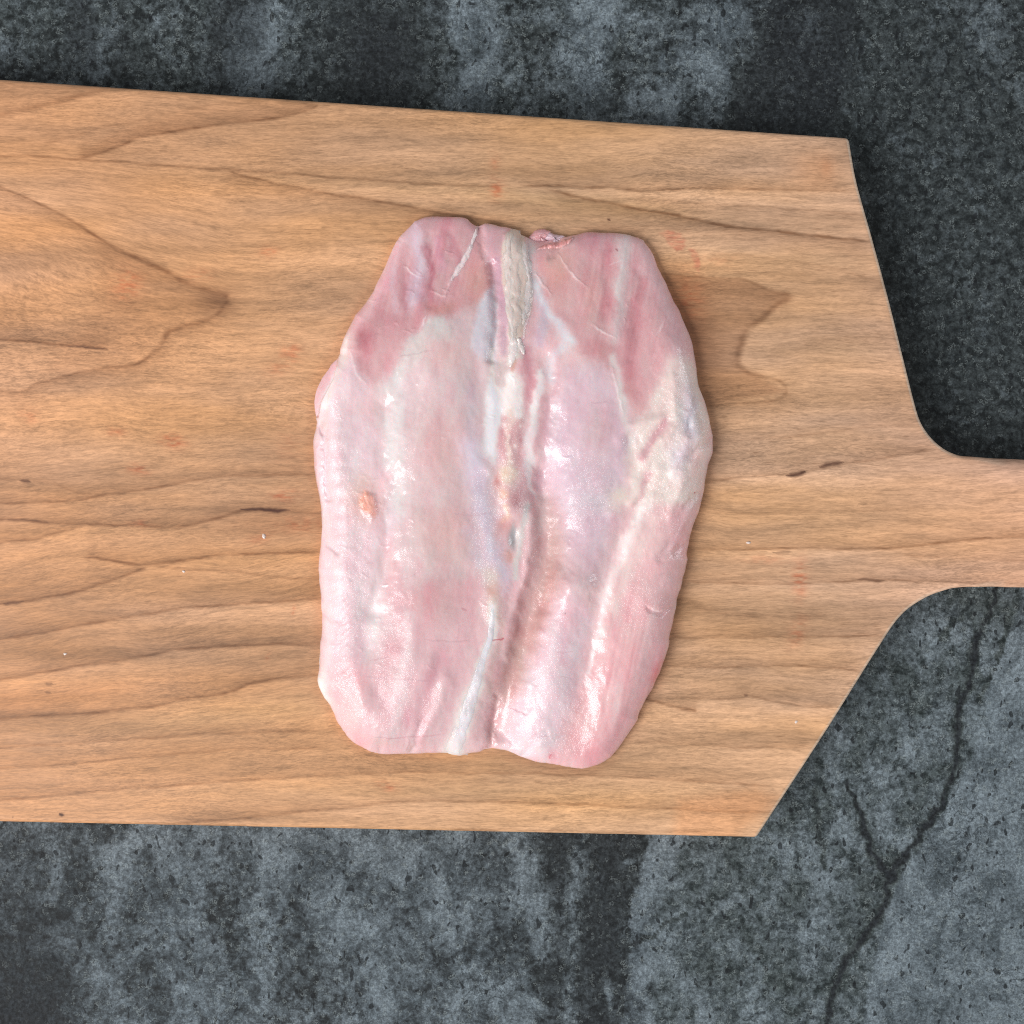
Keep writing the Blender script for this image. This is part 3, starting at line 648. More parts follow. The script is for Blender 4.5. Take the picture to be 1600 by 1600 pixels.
def meat_height(x, y, d=None):
    if d is None:
        d, _ = pdist(x, y, OUTL, 1e9, True); d = np.where(inside(x, y, OUTL), d, 0)
    thin = 1 - 0.50 * np.maximum(sm(560, 350, y), sm(1040, 1200, y) * 0.9)
    R = 60 * (0.5 + 0.5 * thin) ; H = 10.5 * thin
    t = np.clip(d / R, 0, 1)
    z = 1.3 + (H - 1.3) * np.sqrt(np.clip(1 - (1 - t) ** 2, 0, 1))
    fade = sm(0, 34, d)
    wx = x + fbm(x / 45, y / 45, 111) * 16; wy = y + fbm(x / 45, y / 45, 112) * 16
    for pts, a, w in RIDGES:
        sp = spline(pts, 5); D, T = pdist(wx, wy, sp, w * 2.6)
        z = z + 0.72 * a * fade * np.exp(-(D / w) ** 2)
    for pts, a, w in STEPS:
        a = a * 0.3; w = w * 0.8
        ux = x + fbm(x / 7, y / 7, 113) * 4; uy = y + fbm(x / 7, y / 7, 114) * 4
        D, T = pdist(ux, uy, spline(pts, 5), w * 3)
        z = z + a * np.exp(-(D / w) ** 2) * (0.6 + 1.2 * vnoise(x / 9, y / 9, 115))
    # left flank: cross wrinkles; right loin: slanted wrinkles of the silver skin
    z = z + 0.16 * np.sin(y / 3.9 + 3 * fbm(x / 30, y / 30, 116)) * blob(x, y, 527, 770, 22, 80) * fade
    q = (x * 0.55 + y * 0.83)
    z = z + 0.13 * np.sin(q / 1.9 + 5 * fbm(x / 22, y / 22, 117)) * (blob(x, y, 942, 775, 22, 34, -25) + 0.8 * blob(x, y, 935, 850, 22, 26))
    z = z + 0.09 * np.sin(q / 1.6 + 5 * fbm(x / 22, y / 22, 119)) * blob(x, y, 550, 960, 16, 60)
    # crinkles of torn membrane: short thin lips that catch the light
    rnd = random.Random(12)
    zones = [((1000, 1085, 640, 880), 34, 2.3), ((505, 600, 640, 1040), 34, 0.2), ((550, 700, 380, 520), 14, 0.15), ((900, 1020, 400, 540), 10, 1.9), ((760, 850, 560, 960), 26, 1.8), ((600, 900, 600, 1150), 16, 0.3), ((790, 900, 1090, 1185), 18, 0.5)]
    for (x0, x1, y0, y1), cnt, an0 in zones:
        for _ in range(cnt):
            a, b = rnd.uniform(x0, x1), rnd.uniform(y0, y1)
            an = an0 + rnd.gauss(0, 0.35); l = rnd.uniform(5, 20); k = rnd.uniform(-4, 4)
            p_ = [(a, b), (a + l * .5 * math.cos(an) - k * math.sin(an), b + l * .5 * math.sin(an) + k * math.cos(an)), (a + l * math.cos(an), b + l * math.sin(an))]
            z = z + rnd.uniform(.04, .14) * fade * linemask(x, y, p_, rnd.uniform(1.2, 2.0), 0.3, 4)
    # muscle fibre
    flapz = np.maximum(blob(x, y, 650, 430, 80, 80), blob(x, y, 960, 460, 90, 90)) + 0.6 * blob(x, y, 990, 1020, 50, 160)
    z = z + 0.035 * fade * flapz * np.sin((x + 0.22 * y) / 1.7 + 9 * fbm(x / 40, y / 90, 118, 2))
    # folds that run out to the rim
    for pts, a, w in [([(500, 664), (507, 690), (509, 730), (514, 780)], -0.9, 5), ([(494, 700), (497, 750), (504, 800)], 0.5, 5), ([(503, 830), (512, 850), (530, 862)], -0.6, 5), ([(500, 955), (515, 965), (535, 968)], -0.5, 5),
                      ([(766, 1180), (768, 1140), (776, 1090)], -0.9, 6), ([(640, 1184), (652, 1150), (662, 1120)], -0.6, 6), ([(812, 1188), (832, 1160), (850, 1140)], -0.5, 7), ([(590, 1184), (598, 1150)], -0.4, 7),
                      ([(1110, 690), (1090, 700), (1075, 715)], -0.8, 6), ([(1100, 770), (1085, 775), (1070, 790)], -0.6, 5), ([(1082, 850), (1066, 852), (1050, 862)], -0.6, 5), ([(1062, 950), (1045, 952), (1028, 958), (1012, 950)], -0.7, 4),
                      ([(1098, 615), (1080, 640), (1072, 670)], -0.7, 6), ([(745, 345), (752, 375), (756, 400)], -0.5, 6), ([(875, 366), (872, 385), (860, 400)], -0.6, 6)]:
        D, T = pdist(x + fbm(x / 12, y / 12, 221) * 8, y + fbm(x / 12, y / 12, 222) * 8, spline(pts, 5), w * 3)
        z = z + a * sm(0, 5, d) * np.exp(-(D / w) ** 2)
    # uneven flesh
    z = z + fade * (2.0 * fbm(x / 110, y / 140, 121, 3) + 0.42 * fbm(x / 26, y / 40, 122, 3))
    rough = 0.25 + blob(x, y, 1050, 720, 60, 160) + 0.9 * blob(x, y, 797, 770, 30, 120) + 0.8 * blob(x, y, 540, 900, 36, 240) + 0.7 * blob(x, y, 845, 1150, 60, 40) + 0.5 * blob(x, y, 805, 450, 30, 100)
    z = z + sm(0, 14, d) * 0.26 * rough * fbm(x / 9, y / 12, 123, 3)
    z = z - 1.0 * blob(x, y, 803, 842, 7, 19, 5)          # the small dark pocket beside the spine
    fm = polymask(x, y, [(527, 545), (523, 575), (520, 592), (510, 610), (500, 628), (495, 650), (478, 652), (474, 600), (505, 552)], 3)
    z = z * (1 - fm) + (0.8 + 3.4 * np.sqrt(np.clip(d, 0, 40) / 40)) * fm
    wl_ = fbm(x / 6, y / 6, 211); z = z + (0.6 + 0.8 * wl_) * polymask(x + wl_ * 6, y, LUMP, 5)      # the small orange knob of fat
    st = polymask(x, y, SPINE, 2.5)
    z = z + 0.45 * st * sm(0, 14, d)
    return np.maximum(z, 0.15)

def meat_paint(x, y):
    wx = x + fbm(x / 30, y / 30, 131) * 16 + fbm(x / 7, y / 7, 133) * 4
    wy = y + fbm(x / 30, y / 30, 132) * 20 + fbm(x / 7, y / 7, 134) * 4
    C = np.broadcast_to(np.array((219., 184, 190)), (len(x), 3)).copy()
    def p(m_, c, a=1.0):
        nonlocal C
        m_ = np.clip(m_ * a, 0, 1)[:, None]
        C = C * (1 - m_) + np.array(c, float) * m_
    def B(c, a, *b): p(blob(wx, wy, *b), c, a)
    def Ln(c, a, w, *pts): p(linemask(wx, wy, list(pts), w), c, a)
    def Pg(c, a, f, *pts): p(polymask(wx, wy, list(pts), f), c, a)
    # lower left loin
    Pg((216, 180, 188), .8, 25, (600, 900), (750, 920), (740, 1050), (700, 1185), (560, 1170), (570, 1000))
    # membrane over the left loin
    Pg((210, 189, 195), .9, 13, (590, 610), (612, 580), (640, 540), (656, 512), (668, 494), (690, 492), (705, 500), (740, 476), (772, 440), (776, 700), (760, 900), (640, 930), (600, 800))
    Pg((211, 202, 203), .8, 7, (650, 525), (668, 496), (690, 494), (706, 502), (708, 540), (680, 540), (640, 590), (600, 640), (600, 610))
    Ln((216, 208, 212), .8, 17, (625, 600), (618, 680), (622, 760), (625, 800))
    B((210, 172, 174), .7, 690, 700, 45, 60); B((211, 178, 179), .7, 700, 560, 40, 30); B((208, 170, 170), .75, 700, 830, 50, 60)
    B((203, 160, 166), .8, 685, 935, 45, 40); B((206, 186, 192), .6, 690, 780, 24, 16); B((196, 178, 184), .6, 740, 640, 18, 60)
    # upper left flap
    Pg((206, 158, 166), .9, 9, (640, 340), (675, 326), (725, 330), (745, 345), (800, 350), (790, 380), (778, 440), (765, 450), (740, 477), (705, 499), (690, 491), (668, 493), (655, 511), (640, 537), (612, 577), (582, 602), (562, 580), (548, 550), (545, 515), (560, 480), (600, 415))
    Pg((225, 184, 194), .85, 12, (640, 340), (606, 395), (571, 465), (538, 515), (530, 545), (550, 545), (575, 500), (605, 450), (625, 400), (640, 370))
    Ln((213, 186, 203), .9, 12, (645, 345), (655, 395), (653, 440), (650, 475)); Ln((214, 184, 198), .6, 7, (612, 420), (618, 455), (622, 490))
    Ln((186, 122, 137), .75, 6, (668, 385), (673, 430), (672, 480)); Ln((187, 125, 140), .7, 7, (702, 365), (710, 395), (716, 410)); Ln((192, 132, 146), .6, 6, (632, 430), (634, 480))
    Ln((205, 158, 176), .6, 8, (685, 375), (690, 420)); B((190, 124, 136), .85, 572, 536, 13, 22); B((196, 142, 152), .6, 612, 500, 20, 16); B((205, 152, 150), .8, 745, 440, 22, 40)
    B((208, 150, 147), .7, 690, 482, 26, 10); B((198, 146, 158), .6, 690, 350, 40, 14); B((203, 170, 182), .7, 775, 400, 12, 45)
    # silver sheen strips left of the spine
    Pg((208, 202, 215), .85, 6, (748, 478), (758, 452), (772, 440), (774, 480), (772, 540), (776, 578), (764, 566), (744, 560), (732, 545), (740, 510))
    Pg((186, 154, 170), .85, 4, (773, 400), (785, 400), (788, 480), (790, 545), (783, 562), (777, 540), (775, 470))
    Ln((206, 172, 184), .6, 6, (762, 352), (765, 390), (772, 430)); B((197, 190, 190), .8, 784, 585, 10, 26)
    Pg((222, 226, 229), .9, 7, (766, 595), (783, 610), (790, 640), (780, 690), (770, 725), (757, 705), (758, 640))
    Ln((226, 221, 217), .9, 3.6, (768, 545), (767, 575), (774, 604), (783, 630))
    Ln((199, 188, 207), .8, 17, (738, 700), (748, 760), (765, 840), (785, 905)); Ln((205, 190, 203), .6, 10, (735, 830), (755, 880), (765, 920)); Ln((190, 172, 186), .5, 8, (738, 610), (736, 660), (742, 700))
    # spine
    Pg((210, 191, 184), 1, 3, *SPINE); Ln((190, 172, 162), .6, 2.5, (812, 400), (808, 450), (806, 510), (804, 560)); Ln((219, 208, 199), .6, 4, (797, 372), (796, 430), (797, 500)); Ln((186, 168, 160), .5, 2, (820, 440), (818, 480), (812, 520))
    Pg((222, 212, 206), .95, 3, (794, 540), (808, 536), (818, 545), (822, 556), (815, 562), (806, 558), (800, 572), (792, 575))
    Ln((204, 150, 140), .7, 4, (803, 560), (802, 580)); B((200, 192, 194), .8, 830, 396, 7, 24, 12); Ln((203, 148, 160), .85, 8, (822, 556), (826, 600), (820, 632))
    Pg((234, 229, 228), .95, 7, (790, 585), (806, 580), (815, 600), (820, 630), (812, 655), (795, 660), (784, 640), (784, 610))
    Pg((206, 164, 169), .85, 5, (788, 660), (815, 655), (820, 690), (815, 730), (788, 728), (783, 690)); B((190, 140, 150), .8, 818, 686, 6, 9); B((180, 138, 148), .8, 801, 686, 3, 6); Ln((226, 205, 200), .8, 4, (798, 640), (796, 680), (797, 720))
    for q in [(790, 670, 4, 4), (808, 700, 3, 4), (794, 712, 4, 3), (812, 668, 4, 3), (803, 722, 4, 3)]: B((232, 214, 214), .8, *q)
    B((224, 212, 192), 1, 794, 741, 15, 15); B((218, 196, 170), .6, 788, 738, 6, 8); B((194, 134, 142), .95, 805, 777, 9, 13); B((226, 182, 168), .85, 786, 770, 7, 8); B((200, 140, 142), .8, 778, 752, 6, 12)
    Ln((226, 186, 172), .85, 4, (789, 788), (793, 810), (786, 820)); B((210, 158, 160), .8, 790, 826, 14, 9); Pg((170, 168, 175), .8, 5, (800, 822), (808, 830), (810, 846), (804, 862), (797, 850), (797, 834)); Ln((206, 206, 204), .9, 5, (822, 790), (815, 825), (814, 850), (808, 880), (806, 905))
    B((216, 160, 154), .7, 796, 872, 8, 9); Ln((204, 186, 180), .7, 12, (765, 900), (775, 930), (772, 960)); B((206, 158, 150), .6, 770, 922, 10, 8)
    Ln((230, 228, 224), .95, [7, 7, 8, 12, 16, 17], (772, 945), (768, 985), (752, 1040), (738, 1085), (722, 1130), (712, 1180)); Ln((206, 186, 180), .6, 5, (782, 960), (780, 1000), (768, 1050), (760, 1080))
    Pg((226, 216, 220), .92, 4, (838, 580), (850, 570), (848, 610), (840, 655), (832, 700), (834, 750), (838, 782), (826, 765), (820, 725), (822, 690), (830, 640))
    # right of the spine
    Ln((196, 176, 196), .7, 10, (842, 460), (848, 500), (842, 540)); Ln((202, 158, 168), .85, 8, (868, 590), (858, 640), (852, 700), (846, 765))
    # right loin, with its lavender sheen painted in
    Pg((208, 186, 200), .9, 22, (862, 640), (880, 580), (940, 575), (968, 610), (990, 690), (965, 800), (930, 900), (890, 935), (866, 880), (850, 800), (850, 700))
    B((207, 170, 178), .7, 935, 670, 26, 50); B((204, 172, 184), .5, 900, 610, 30, 30); B((212, 182, 186), .6, 900, 900, 30, 40); Ln((192, 150, 149), .9, 21, (862, 790), (864, 880), (838, 955), (815, 1020), (795, 1085))  # the wide dark band paints in the valley's shaded wall
    B((210, 191, 206), .7, 880, 770, 26, 60)
    # upper right flap
    Pg((206, 162, 169), .9, 10, (838, 366), (880, 360), (945, 352), (1008, 366), (1035, 420), (1062, 480), (1068, 520), (1040, 570), (1022, 640), (990, 655), (975, 605), (948, 575), (900, 548), (870, 492), (848, 440))
    Pg((214, 178, 186), .7, 14, (1000, 370), (1030, 400), (1086, 530), (1095, 600), (1060, 600), (1030, 470), (1000, 420))
    Ln((206, 190, 194), .95, 10, (978, 360), (974, 420), (966, 480), (962, 535)); Ln((189, 132, 143), .75, 8, (954, 385), (950, 440), (946, 500)); Ln((190, 134, 144), .7, 10, (1006, 445), (992, 500), (985, 560), (985, 590))
    B((192, 140, 154), .6, 930, 375, 26, 18); B((212, 164, 159), .8, 872, 425, 24, 40); B((196, 140, 147), .7, 940, 548, 26, 14); B((208, 166, 165), .7, 925, 470, 18, 40); B((222, 152, 150), .9, 868, 378, 22, 7, -18)
    B((194, 138, 145), .7, 985, 610, 16, 24); Ln((214, 215, 224), .85, 9, (838, 440), (850, 480), (868, 510), (886, 532)); Ln((210, 212, 222), .6, 8, (880, 545), (862, 560), (858, 590)); Ln((212, 200, 202), .9, 7, (955, 560), (968, 600), (974, 645), (986, 700))
    # fatty connective area on the right
    Pg((223, 208, 205), .9, 14, (1045, 560), (1090, 560), (1108, 640), (1115, 700), (1090, 780), (1030, 800), (985, 790), (975, 720), (1000, 650))
    B((206, 198, 212), .8, 1076, 640, 14, 50); B((186, 186, 198), .8, 1080, 668, 9, 15); Ln((204, 160, 169), .85, 7, (1000, 715), (1018, 690), (1038, 664)); Ln((206, 164, 172), .6, 5, (985, 790), (1000, 768), (1012, 740)); B((208, 165, 170), .7, 1000, 635, 10, 20, 30)
    B((226, 216, 206), .8, 965, 780, 18, 18, 30); B((222, 214, 208), .8, 1030, 740, 12, 18, 30); B((226, 184, 186), .7, 1085, 720, 12, 30); B((208, 196, 214), .6, 1058, 715, 16, 30, 20)
    # right flank
    Pg((221, 178, 184), .95, 14, (1070, 790), (1085, 830), (1062, 945), (1040, 1035), (1000, 1120), (955, 1190), (900, 1205), (882, 1150), (922, 1050), (948, 940), (985, 850), (1020, 790))
    B((214, 166, 172), .6, 985, 1010, 20, 60, 15); B((226, 196, 198), .7, 1005, 860, 16, 40, 20); B((208, 148, 158), .8, 925, 1178, 40, 24); B((222, 132, 144), .85, 1028, 1052, 9, 22, 15); B((226, 146, 152), .8, 882, 1036, 16, 12); B((204, 150, 158), .5, 960, 1120, 22, 40, 20)
    B((218, 168, 172), .6, 1055, 885, 12, 12); B((228, 200, 204), .6, 960, 1090, 6, 40, 8); B((200, 150, 158), .5, 905, 1100, 10, 50, 18)
    Pg((228, 206, 206), .7, 9, (1000, 795), (1030, 800), (1010, 850), (985, 910), (962, 960), (945, 960), (955, 890), (975, 845))
    p(polymask(wx, wy, [(1003, 778), (1016, 784), (1000, 815), (985, 850), (970, 885), (957, 925), (950, 950), (941, 945), (945, 920), (955, 880), (974, 840), (988, 812)], 7) * (0.75 + 0.9 * fbm(x / 9, y / 16, 213, 3)), (240, 231, 233), .85)
    Ln((236, 226, 230), .55, [5, 4, 3], (946, 940), (936, 990), (918, 1052))
    # lower right
    Pg((222, 200, 211), .85, 16, (870, 940), (900, 930), (925, 960), (905, 1060), (875, 1150), (850, 1195), (790, 1175), (800, 1100), (840, 1010)); B((214, 176, 186), .7, 890, 960, 20, 30)
    Ln((206, 168, 174), .7, 9, (785, 1010), (772, 1080), (765, 1170)); Ln((220, 180, 180), .5, 6, (775, 1060), (768, 1170)); B((228, 215, 222), .6, 820, 1170, 30, 14); B((205, 150, 158), .6, 860, 1180, 8, 10)
    # left flank, pale fat
    Pg((229, 205, 214), .85, 14, (545, 560), (585, 620), (600, 760), (600, 900), (590, 1000), (560, 1060), (505, 1060), (495, 900), (487, 680), (500, 620), (524, 560))
    Pg((224, 178, 186), .8, 5, (524, 560), (520, 592), (503, 618), (490, 655), (480, 640), (488, 600), (505, 572))
    Ln((240, 232, 236), .8, 10, (538, 530), (528, 580), (512, 630)); B((222, 186, 192), .7, 575, 640, 26, 20); B((230, 222, 224), .7, 590, 960, 18, 60); B((226, 204, 200), .6, 570, 760, 16, 20)
    B((230, 178, 172), .7, 575, 790, 26, 30); p(polymask(wx, wy, LUMP, 4) * (0.8 + 0.8 * fbm(x / 4, y / 4, 212)), (246, 174, 156), .85); B((214, 196, 208), .6, 610, 810, 12, 40); B((224, 168, 176), .85, 548, 1065, 22, 32); B((206, 146, 158), .5, 620, 1010, 16, 16); B((240, 236, 236), .9, 500, 1072, 12, 30, -20)
    B((226, 170, 178), .7, 562, 1160, 12, 10); Ln((204, 156, 168), .6, 14, (690, 1030), (660, 1080), (640, 1120)); Ln((226, 206, 212), .6, 10, (640, 960), (636, 1050), (615, 1150)); B((222, 192, 198), .6, 590, 1120, 30, 40); B((202, 148, 158), .45, 655, 925, 26, 20)
    # fibre: fine streaks running along the muscle
    fs = fbm((x + 0.22 * y) / 4.5, (y - 0.22 * x) / 70, 146, 3)[:, None]; fb = fbm((x + 0.2 * y) / 13, y / 120, 147, 3)[:, None]
    fz = (0.12 + np.maximum(blob(x, y, 650, 430, 90, 90), blob(x, y, 960, 460, 90, 110)) * 0.6 + 0.5 * blob(x, y, 980, 1030, 60, 160) + 0.3 * blob(x, y, 640, 1080, 80, 90))[:, None]
    C += (fs * np.array((10, 24, 20)) + fb * np.array((14, 44, 38))) * fz
    # fine mottling
    C *= (1 + 0.05 * fbm(x / 40, y / 60, 141, 3) + 0.05 * fbm(x / 6, y / 14, 142, 3))[:, None]
    n = fbm(x / 16, y / 34, 143, 3)[:, None]
    C += n * np.array((3, -15, -10))
    C += np.array((5, 0, -4))
    C = np.array((216., 186, 191)) + 1.08 * (C - np.array((216., 186, 191)))
    for pts, a_, w in STEPS:  # glints on the membrane lips, painted as thin white lines
        p(linemask(x + fbm(x / 7, y / 7, 113) * 4, y + fbm(x / 7, y / 7, 114) * 4, pts, w * 0.7, 0.25) * (0.25 + 1.1 * vnoise(x / 6, y / 6, 115)), (244, 228, 228), .5)
    C[:, 1] = np.minimum(C[:, 1], 0.5 * (C[:, 0] + C[:, 2]) - 5)
    L = lin(255 * (np.clip(C, 0, 250) / 255) ** 0.93)
    # capillaries and dark hairs
    def vessel(c, a, w, *pts):
        nonlocal L
        m_ = (linemask(x + fbm(x / 8, y / 8, 144) * 5, y + fbm(x / 8, y / 8, 145) * 5, list(pts), w, 0.25) * a)[:, None]
        L = L * (1 - m_) + lin(c) * m_
    vessel((190, 70, 88), .8, 1.3, (766, 999), (778, 998), (790, 996)); vessel((190, 150, 156), .4, 1.2, (660, 995), (700, 1000), (740, 999)); vessel((196, 140, 148), .45, 1.2, (570, 1150), (620, 1152), (670, 1149), (692, 1145))
    vessel((190, 130, 140), .4, 1.2, (632, 1180), (638, 1165), (640, 1152)); vessel((180, 150, 156), .4, 1.2, (620, 560), (650, 556), (680, 550)); vessel((190, 150, 160), .35, 1.2, (560, 1052), (600, 1057), (640, 1058), (700, 1062))
    vessel((186, 110, 122), .5, 1.4, (720, 948), (732, 951)); vessel((80, 66, 70), .8, 1.2, (802, 406), (805, 398)); vessel((150, 90, 100), .7, 1.6, (962, 386), (967, 392)); vessel((60, 45, 50), .8, 1.5, (880, 956), (882, 957))
    vessel((190, 150, 160), .35, 1.2, (700, 800), (740, 805), (770, 800)); vessel((180, 90, 100), .8, 2.0, (1084, 768), (1086, 770)); vessel((170, 118, 130), .5, 1.2, (790, 1105), (810, 1112), (830, 1122)); vessel((200, 90, 105), .6, 2.0, (858, 1188), (862, 1180))
    rnd = random.Random(4)
    for _ in range(26):
        a, b = rnd.uniform(560, 1040), rnd.uniform(380, 1160); an = rnd.uniform(-.5, .5); l = rnd.uniform(8, 34)
        vessel(rnd.choice([(165, 115, 126), (236, 228, 230), (180, 120, 132)]), rnd.uniform(.12, .3), rnd.uniform(.8, 1.2), (a, b), (a + l * .5, b + l * an * .5), (a + l, b + l * an + rnd.uniform(-4, 4)))
    return L

def meat_wet(x, y):
    """how strongly the surface is pebbled"""
    b = 0.12 + 0.35 * fbm(x / 60, y / 60, 151)
    for q in [(545, 900, 40, 220), (930, 770, 34, 70), (828, 860, 16, 80), (860, 1050, 34, 100), (1050, 720, 60, 130), (760, 830, 26, 110), (765, 480, 14, 60), (620, 1060, 30, 100), (850, 1160, 60, 30), (800, 720, 26, 80), (668, 1110, 16, 44, 25), (880, 1110, 30, 70), (548, 1110, 24, 50), (1000, 940, 40, 60), (525, 720, 24, 90)]:
        b = np.maximum(b, blob(x, y, *q))
    for q in [(690, 400, 70, 70), (940, 440, 80, 80), (680, 620, 60, 60)]:
        b = b * (1 - 0.6 * blob(x, y, *q))
    return np.clip(b, 0.05, 1)

def meat_material(name='wet_meat', attr='tint', solid=None, sss=0.36, rough=0.33):
    m = NT(name)
    c = m.attr('tint', 'Color') if solid is None else col(solid)
    peb = m.attr('pebble') if solid is None else 0.6
    v = m.coord((1, 0.6, 1), (0, 0, 0.15))
    n1 = m.noise(v, 1000, 3, 0.6, 0.8); n2 = m.noise(v, 260, 3, 0.55, 0.5); n3 = m.noise(m.coord(), 2600, 2, 0.5)
    cc = m.mix(0.3, c, m.mix(n1, (0.40, 0.38, 0.39, 1), (0.60, 0.62, 0.61, 1)), 'OVERLAY') if solid is None else c
    nrm0 = m.bump(n1, m.math('MULTIPLY', peb, 0.16), 0.0004, m.bump(n2, 0.12, 0.0006))
    nrm = m.bump(n2, 0.13, 0.0006)
    fbr = m.noise(m.coord((2600, 700, 900), (0, 0, -0.25)), 1.0, 3, 0.65, 0.6)   # fibres of the film
    nrm = m.bump(m.math('ADD', m.math('MULTIPLY', n1, 0.55), m.math('MULTIPLY', fbr, 0.45)), m.math('MULTIPLY', peb, 1.0), 0.00065, nrm)
    nrm = m.bump(n3, m.math('MULTIPLY', peb, 1.0), 0.00020, nrm)
    m.set(Base_Color=cc, Roughness=m.ramp(n2, 0.3, 0.7, rough + 0.05, rough + 0.18), Normal=nrm0)
    b = m.b
    b.subsurface_method = 'RANDOM_WALK'
    b.inputs['Subsurface Weight'].default_value = sss
    b.inputs['Subsurface Radius'].default_value = (1.0, 0.45, 0.35)
    b.inputs['Subsurface Scale'].default_value = 0.0032
    b.inputs['Specular IOR Level'].default_value = 0.35
    b.inputs['Coat Weight'].default_value = 0.95
    b.inputs['Coat Roughness'].default_value = 0.10
    b.inputs['Coat IOR'].default_value = 1.4
    m.put(b.inputs['Coat Normal'], nrm)
    return m.mat

MK = (CAM_D - 0.007) / CAM_D
def meat_world(x, y, zmm):
    return np.stack([(x - 800) * S * MK, (800 - y) * S * MK, BOARD_T + zmm * 0.001], 1)

def build_meat():
    root = empty('raw_meat', (0, 0, BOARD_T))
    tag(root, 'raw pale pink boned saddle of meat lying flat on the wooden board', 'meat')
    nu, nv = 560, 760
    def ease(n, k=0.35):   # denser towards both ends
        t = np.linspace(0, 1, n); return t * (1 - k) + k * (1 - np.cos(np.pi * t)) / 2
    u, v = ease(nu), ease(nv)
    T = resample(TOP, u); Bm = resample(BOTTOM, u); L = resample(LEFT, v); Rr = resample(RIGHT, v)
    U = u[None, :, None]; Vv = v[:, None, None]
    P = (1 - Vv) * T[None] + Vv * Bm[None] + (1 - U) * L[:, None] + U * Rr[:, None] \
        - ((1 - U) * (1 - Vv) * T[0] + U * (1 - Vv) * T[-1] + (1 - U) * Vv * Bm[0] + U * Vv * Bm[-1])
    idx = np.arange(nu * nv).reshape(nv, nu)
    P = P.reshape(-1, 2)
    amp = (3.0 + 12 * np.clip(fbm(P[:, 0] / 90, P[:, 1] / 90, 203, 2) + 0.12, 0, 1))[:, None]
    P = P + np.stack([fbm(P[:, 0] / 23 + P[:, 1] / 31, P[:, 1] / 19 - P[:, 0] / 41, 201, 4), fbm(P[:, 0] / 23 + P[:, 1] / 37, P[:, 1] / 21, 202, 4)], 1) * amp
    x, y = P[:, 0], P[:, 1]
    rim = np.concatenate([idx[0, :-1], idx[:-1, -1], idx[-1, ::-1][:-1], idx[::-1, 0][:-1]])
    d, _ = pdist(x, y, P[rim][::7], 1e9, True); d[rim] = 0
    z = meat_height(x, y, d)
    # skirt: the flesh turns under and meets the board
    B = P[rim]; Tn = np.roll(B, -3, 0) - np.roll(B, 3, 0); n = np.stack([-Tn[:, 1], Tn[:, 0]], 1); n /= np.linalg.norm(n, axis=1, keepdims=True) + 1e-9
    ctr = np.array([800., 770.])
    if ((ctr - B) * n).sum() < 0: n = -n
    XY = [P]; Z = [z]; FF = [grid_faces(nv, nu)]; prev = rim; cnt = len(P)
    for off_, zz in ((1.5, 0.45), (5.0, -0.02)):
        XY.append(B + n * off_); Z.append(np.full(len(B), zz) if zz < 0.4 else np.minimum(z[rim] * .6, 0.6))
        cur = np.arange(len(B)) + cnt; cnt += len(B)
        FF.append(np.stack([prev, cur, np.roll(cur, -1), np.roll(prev, -1)], 1)[:, ::-1]); prev = cur
    XY = np.concatenate(XY); Z = np.concatenate(Z)
    C = meat_paint(XY[:, 0], XY[:, 1])
    M = meat_material()
    mesh_obj('muscle', meat_world(XY[:, 0], XY[:, 1], Z) - np.array([0, 0, BOARD_T]), np.concatenate(FF), M, root, {'tint': C, 'pebble': meat_wet(XY[:, 0], XY[:, 1])})

    # strips of tissue lying on the flesh: ribbons with a rounded section
    def ribbon(name, pts, widths, thick, color, label=None, seed=0, sss=0.2, rough=0.3, lift=0.0, jag=0.25, edge=0.35, wav=0):
        sp = resample(pts, np.linspace(0, 1, max(24, int(12 * len(pts)))))
        if wav: sp = sp + np.stack([fbm(sp[:, 1] / 26, sp[:, 0] * 0 + seed * 3.3, 175) * wav, sp[:, 1] * 0], 1)
        Tn = np.gradient(sp, axis=0); Tn /= np.linalg.norm(Tn, axis=1, keepdims=True) + 1e-9
        N = np.stack([-Tn[:, 1], Tn[:, 0]], 1)
        t = np.linspace(0, 1, len(sp)); w = np.interp(t, np.linspace(0, 1, len(widths)), widths)
        K = 13; s = np.linspace(-1, 1, K)
        j1 = 1 + jag * 2 * fbm(t * 19 + seed, t * 0 + 3.7, 161 + seed); j2 = 1 + jag * 2 * fbm(t * 19 + seed + 40, t * 0 + 9.1, 162 + seed)
        ws = np.where(s[None, :] < 0, (w * j1)[:, None], (w * j2)[:, None])
        X = sp[:, 0:1] + N[:, 0:1] * ws * s; Y = sp[:, 1:2] + N[:, 1:2] * ws * s
        base = meat_height(X.ravel(), Y.ravel()).reshape(X.shape)
        prof = (np.clip(1 - s ** 2, 0, 1) ** 1.3)[None, :] * (0.02 + sm(0, .08, t) * sm(0, .08, 1 - t))[:, None]
        Zz = base + lift - 0.10 + (0.12 + thick * 0.5) * prof * (1 + 1.8 * fbm(X / 5, Y / 14, 170 + seed))
        sw = np.broadcast_to(np.abs(s)[None], X.shape).ravel(); tw = np.broadcast_to((sm(0, .15, t) * sm(0, .15, 1 - t))[:, None], X.shape).ravel()
        wgt = (sm(1.0, edge, sw + 0.5 * fbm(X.ravel() / 6, Y.ravel() / 6, 173)) * tw)[:, None]
        Cc = lin(255 * (np.array(color) / 255.) ** 0.93)[None] * (1 + 0.30 * fbm(X.ravel() / 5, Y.ravel() / 11, 171 + seed) + 0.2 * fbm(X.ravel() / 20, Y.ravel() / 20, 172 + seed))[:, None]
        Cc[:, 1] = np.minimum(Cc[:, 1], 0.5 * (Cc[:, 0] + Cc[:, 2]) * 0.93)
        Cc = Cc * wgt + meat_paint(X.ravel(), Y.ravel()) * (1 - wgt)
